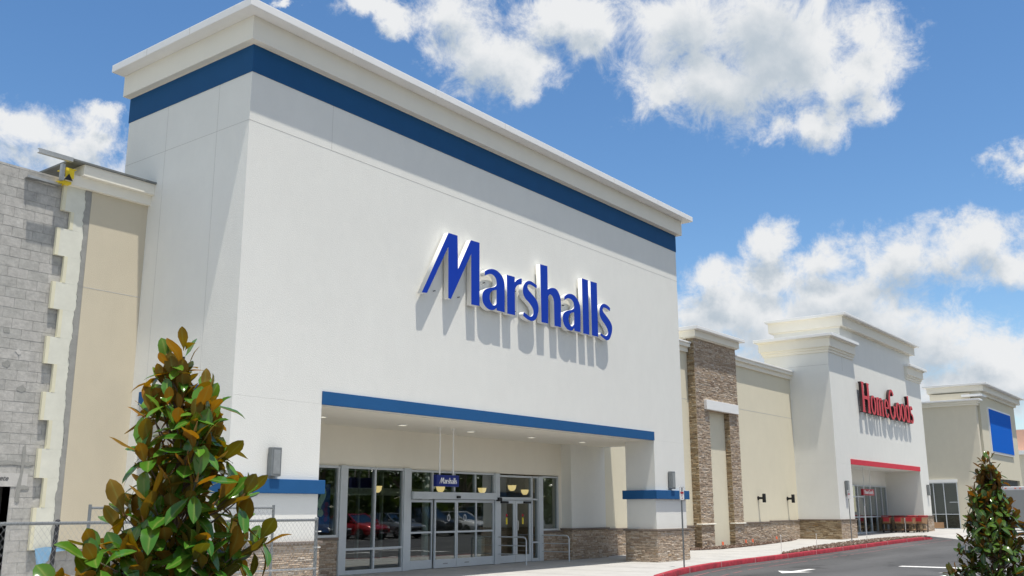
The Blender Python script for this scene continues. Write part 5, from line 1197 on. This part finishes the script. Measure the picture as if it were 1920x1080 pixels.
# ================================================================== MAGNOLIAS
def leaf_geo(mb, base, d, up, L, W, curl, rnd, cup=.18):
    """obovate leathery leaf, folded a little along the rib"""
    d = d.normalized(); s = d.cross(up)
    if s.length < 1e-3: s = d.cross(Vector((1, 0, 0)))
    s.normalize(); n = s.cross(d).normalized()
    prof = [(0.0, .03), (.12, .16), (.32, .62), (.55, .98), (.74, .92), (.90, .55), (1.0, .04)]
    v = []; f = []
    for (t, w) in prof:
        c = base+d*(L*t)+n*(-curl*L*t*t+.03*L*math.sin(t*7+rnd*20)); hw = W*.5*w
        e = n*(cup*hw)
        v += [c+s*hw+e, c, c-s*hw+e]
    for i in range(len(prof)-1):
        a = i*3; f += [(a, a+3, a+4, a+1), (a+1, a+4, a+5, a+2)]
    mb.add(v, f, rnd)
def magnolia(label, pos, zb, ztop, rad, nleaf, L, seed, lmat, density=1.0, whorl=7):
    rg = random.Random(seed)
    root = thing('magnolia_tree', label, 'tree', (pos[0], pos[1], zb))
    H = ztop-zb; wood = MB(); leaves = MB(); base = Vector((pos[0], pos[1], zb))
    top = base+Vector((.02, .01, H-.10))
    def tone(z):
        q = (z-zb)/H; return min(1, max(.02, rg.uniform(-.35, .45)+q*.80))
    def trunk_at(t): return base+Vector((.03*math.sin(t*5), .03*math.cos(t*4)-.03, 0))+Vector((0, 0, (H-.1)*t))
    wood.tube([trunk_at(t/8) for t in range(9)], [.024*(1-t/9.5)+.004 for t in range(9)], 8)
    def whorl_at(p, axis, n, l, spread):
        axis = axis.normalized(); a = axis.orthogonal().normalized(); bb = axis.cross(a); ph = rg.uniform(0, 6.28)
        for k in range(n):
            t = ph+k*2.4; sp = rg.uniform(.15, .65) if k < 3 else spread*rg.uniform(1.05, 2.05); out = a*math.cos(t)+bb*math.sin(t)
            d = (axis*math.cos(sp)+out*math.sin(sp)); ll = l*rg.uniform(.62, 1.12)*(1.12-.2*(p.z-zb)/H)
            up = (axis*1.0-out*.3+Vector((0, 0, .25)))
            st = p-axis*rg.uniform(0, l*.55)
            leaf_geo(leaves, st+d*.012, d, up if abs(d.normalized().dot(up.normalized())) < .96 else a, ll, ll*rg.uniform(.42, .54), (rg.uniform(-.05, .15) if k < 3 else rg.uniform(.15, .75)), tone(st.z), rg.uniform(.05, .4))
        if rg.random() < .6: buds.tube([p, p+axis*l*.28], [.008*l/.16, .002], 5)
    buds = MB(); whorl_at(trunk_at(1.0)+Vector((0, 0, .03)), Vector((.05, 0, 1)), 4, L*.85, .45); whorl_at(trunk_at(.95), Vector((.05, 0, 1)), 6, L*.8, .6); cnt = 10
    nb = 0
    while cnt < nleaf:
        # pick a height, denser low down
        u = rg.random()**.85; t = .16+.80*(1-u) if rg.random() < .9 else rg.uniform(.2, .97)
        z = zb+H*t; r = rad(z)
        az = nb*2.39996+rg.uniform(-.5, .5); nb += 1
        start = trunk_at(max(0.0, t-.03-.05*r)); reach = r*rg.uniform(.45, 1.0)*(.86+.2*math.sin(2*az+z*6))
        end = Vector((pos[0]+math.cos(az)*reach, pos[1]+math.sin(az)*reach, z+rg.uniform(-.05, .05)))
        if end.z > ztop-.08: continue
        mid = start.lerp(end, .55)+Vector((0, 0, -.03))
        wood.tube([start, mid, end], [.007, .005, .003], 5)
        ax = (end-mid).normalized()*.8+Vector((math.cos(az)*.25, math.sin(az)*.25, .75))
        n = rg.randint(whorl-2, whorl+2); whorl_at(end, ax, n, L, .95); cnt += n
        if rg.random() < .55*density:
            m2 = start.lerp(end, rg.uniform(.5, .8)); whorl_at(m2, ax+Vector((rg.uniform(-.5, .5), rg.uniform(-.5, .5), 0)), 4, L*.9, 1.1); cnt += 4
    wood.smooth = True; tr = wood.build('trunk', 'bark', root)
    leaves.smooth = True; lo = leaves.build('crown', lmat, root, recalc=False)
    ra = lo.data.attributes.new('rib', 'FLOAT', 'POINT'); ra.data.foreach_set('value', [1.0 if i % 3 == 1 else 0.0 for i in range(len(lo.data.vertices))])
    bo = buds.build('bud', 'bud', root); bo['kind'] = 'stuff'
    return root
mat('bud', (.45, .20, .07), .6, var=.2, vscale=20)
def rad_a(z):
    P = [(.2, .42), (.6, .60), (1.1, .60), (1.35, .53), (1.7, .40), (2.0, .31), (2.2, .20), (2.33, .09), (2.5, .03)]
    for (a, c), (b_, d) in zip(P, P[1:]):
        if a <= z <= b_: return c+(d-c)*(z-a)/(b_-a)
    return .04 if z > 2 else .4
def rad_b(z):
    P = [(.2, .60), (.8, .58), (1.1, .48), (1.35, .35), (1.6, .23), (1.9, .12), (2.1, .05), (2.3, .03)]
    for (a, c), (b_, d) in zip(P, P[1:]):
        if a <= z <= b_: return c+(d-c)*(z-a)/(b_-a)
    return .04 if z > 2 else .5
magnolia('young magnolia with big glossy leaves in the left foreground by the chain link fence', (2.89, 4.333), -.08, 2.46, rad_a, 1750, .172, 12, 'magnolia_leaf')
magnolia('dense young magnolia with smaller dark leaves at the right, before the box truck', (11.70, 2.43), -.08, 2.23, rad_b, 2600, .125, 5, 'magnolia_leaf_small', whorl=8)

# ================================================================== trees across the lot (seen mirrored in the shop glass)
def shade_tree(x, y, h, r, seed, label):
    rg = random.Random(seed); root = thing('shade_tree', label, 'tree', (x, y, -.15), group='shade trees across the car park')
    w = MB(); w.tube([(x, y, -.15), (x+.1, y, h*.3), (x, y, h*.6)], [.18, .14, .06], 8)
    c = MB()
    cl = []
    for i in range(9):
        a = rg.uniform(0, 6.28); q = Vector((x+math.cos(a)*r*.55*rg.random()**.5*1.4, y+math.sin(a)*r*.55, h*rg.uniform(.42, .88))); cl.append((q, r*rg.uniform(.35, .55)))
        w.tube([(x, y, h*.32), tuple(q)], [.07, .02], 5)
    for (q, rr) in cl:
        for k in range(150):
            d = Vector((rg.gauss(0, 1), rg.gauss(0, 1), rg.gauss(0, 1))).normalized()*rr*rg.uniform(.6, 1.05); p = q+d
            s = rg.uniform(.12, .28); u1 = Vector((rg.gauss(0, 1), rg.gauss(0, 1), rg.gauss(0, 1))).normalized(); u2 = u1.orthogonal().normalized()
            c.add([p-u1*s, p+u2*s*.5, p+u1*s, p-u2*s*.5], [(0, 1, 2, 3)], rg.uniform(.02, 1))
    w.build('trunk', 'bark', root); c.build('crown', 'tree_leaf', root, recalc=False)
labs = ['shade tree across the car park nearest the dark low car', 'shade tree across the car park behind the red car', 'tall shade tree across the car park behind the dark tall car', 'shade tree across the car park behind the silver tall car', 'shade tree at the far end of the car park row']
for i, (x, y, h, r) in enumerate([(37, -10.5, 8, 3.2), (44, -11.5, 8.5, 3.4), (51, -11, 9, 3.6), (58.5, -11.5, 8.5, 3.4), (66, -11, 8, 3.2)]):
    shade_tree(x, y, h, r, 40+i, labs[i])
rg = random.Random(99); b = MB()
for k in range(9000):
    x = rg.uniform(15, 110); y = -22-rg.random()*6; z = rg.random()**.8*(4.5+1.6*math.sin(x*.35)+math.sin(x*.9)); s = rg.uniform(.25, .6)
    u1 = Vector((rg.gauss(0, 1), rg.gauss(0, .6), rg.gauss(0, 1))).normalized(); u2 = u1.orthogonal().normalized(); p = Vector((x, y, z))
    b.add([p-u1*s, p+u2*s*.6, p+u1*s, p-u2*s*.6], [(0, 1, 2, 3)], rg.uniform(.02, 1))
tag(b.build('hedgerow', 'tree_leaf', recalc=False), 'dark green hedgerow along the far side of the car park', 'hedge', kind='stuff')
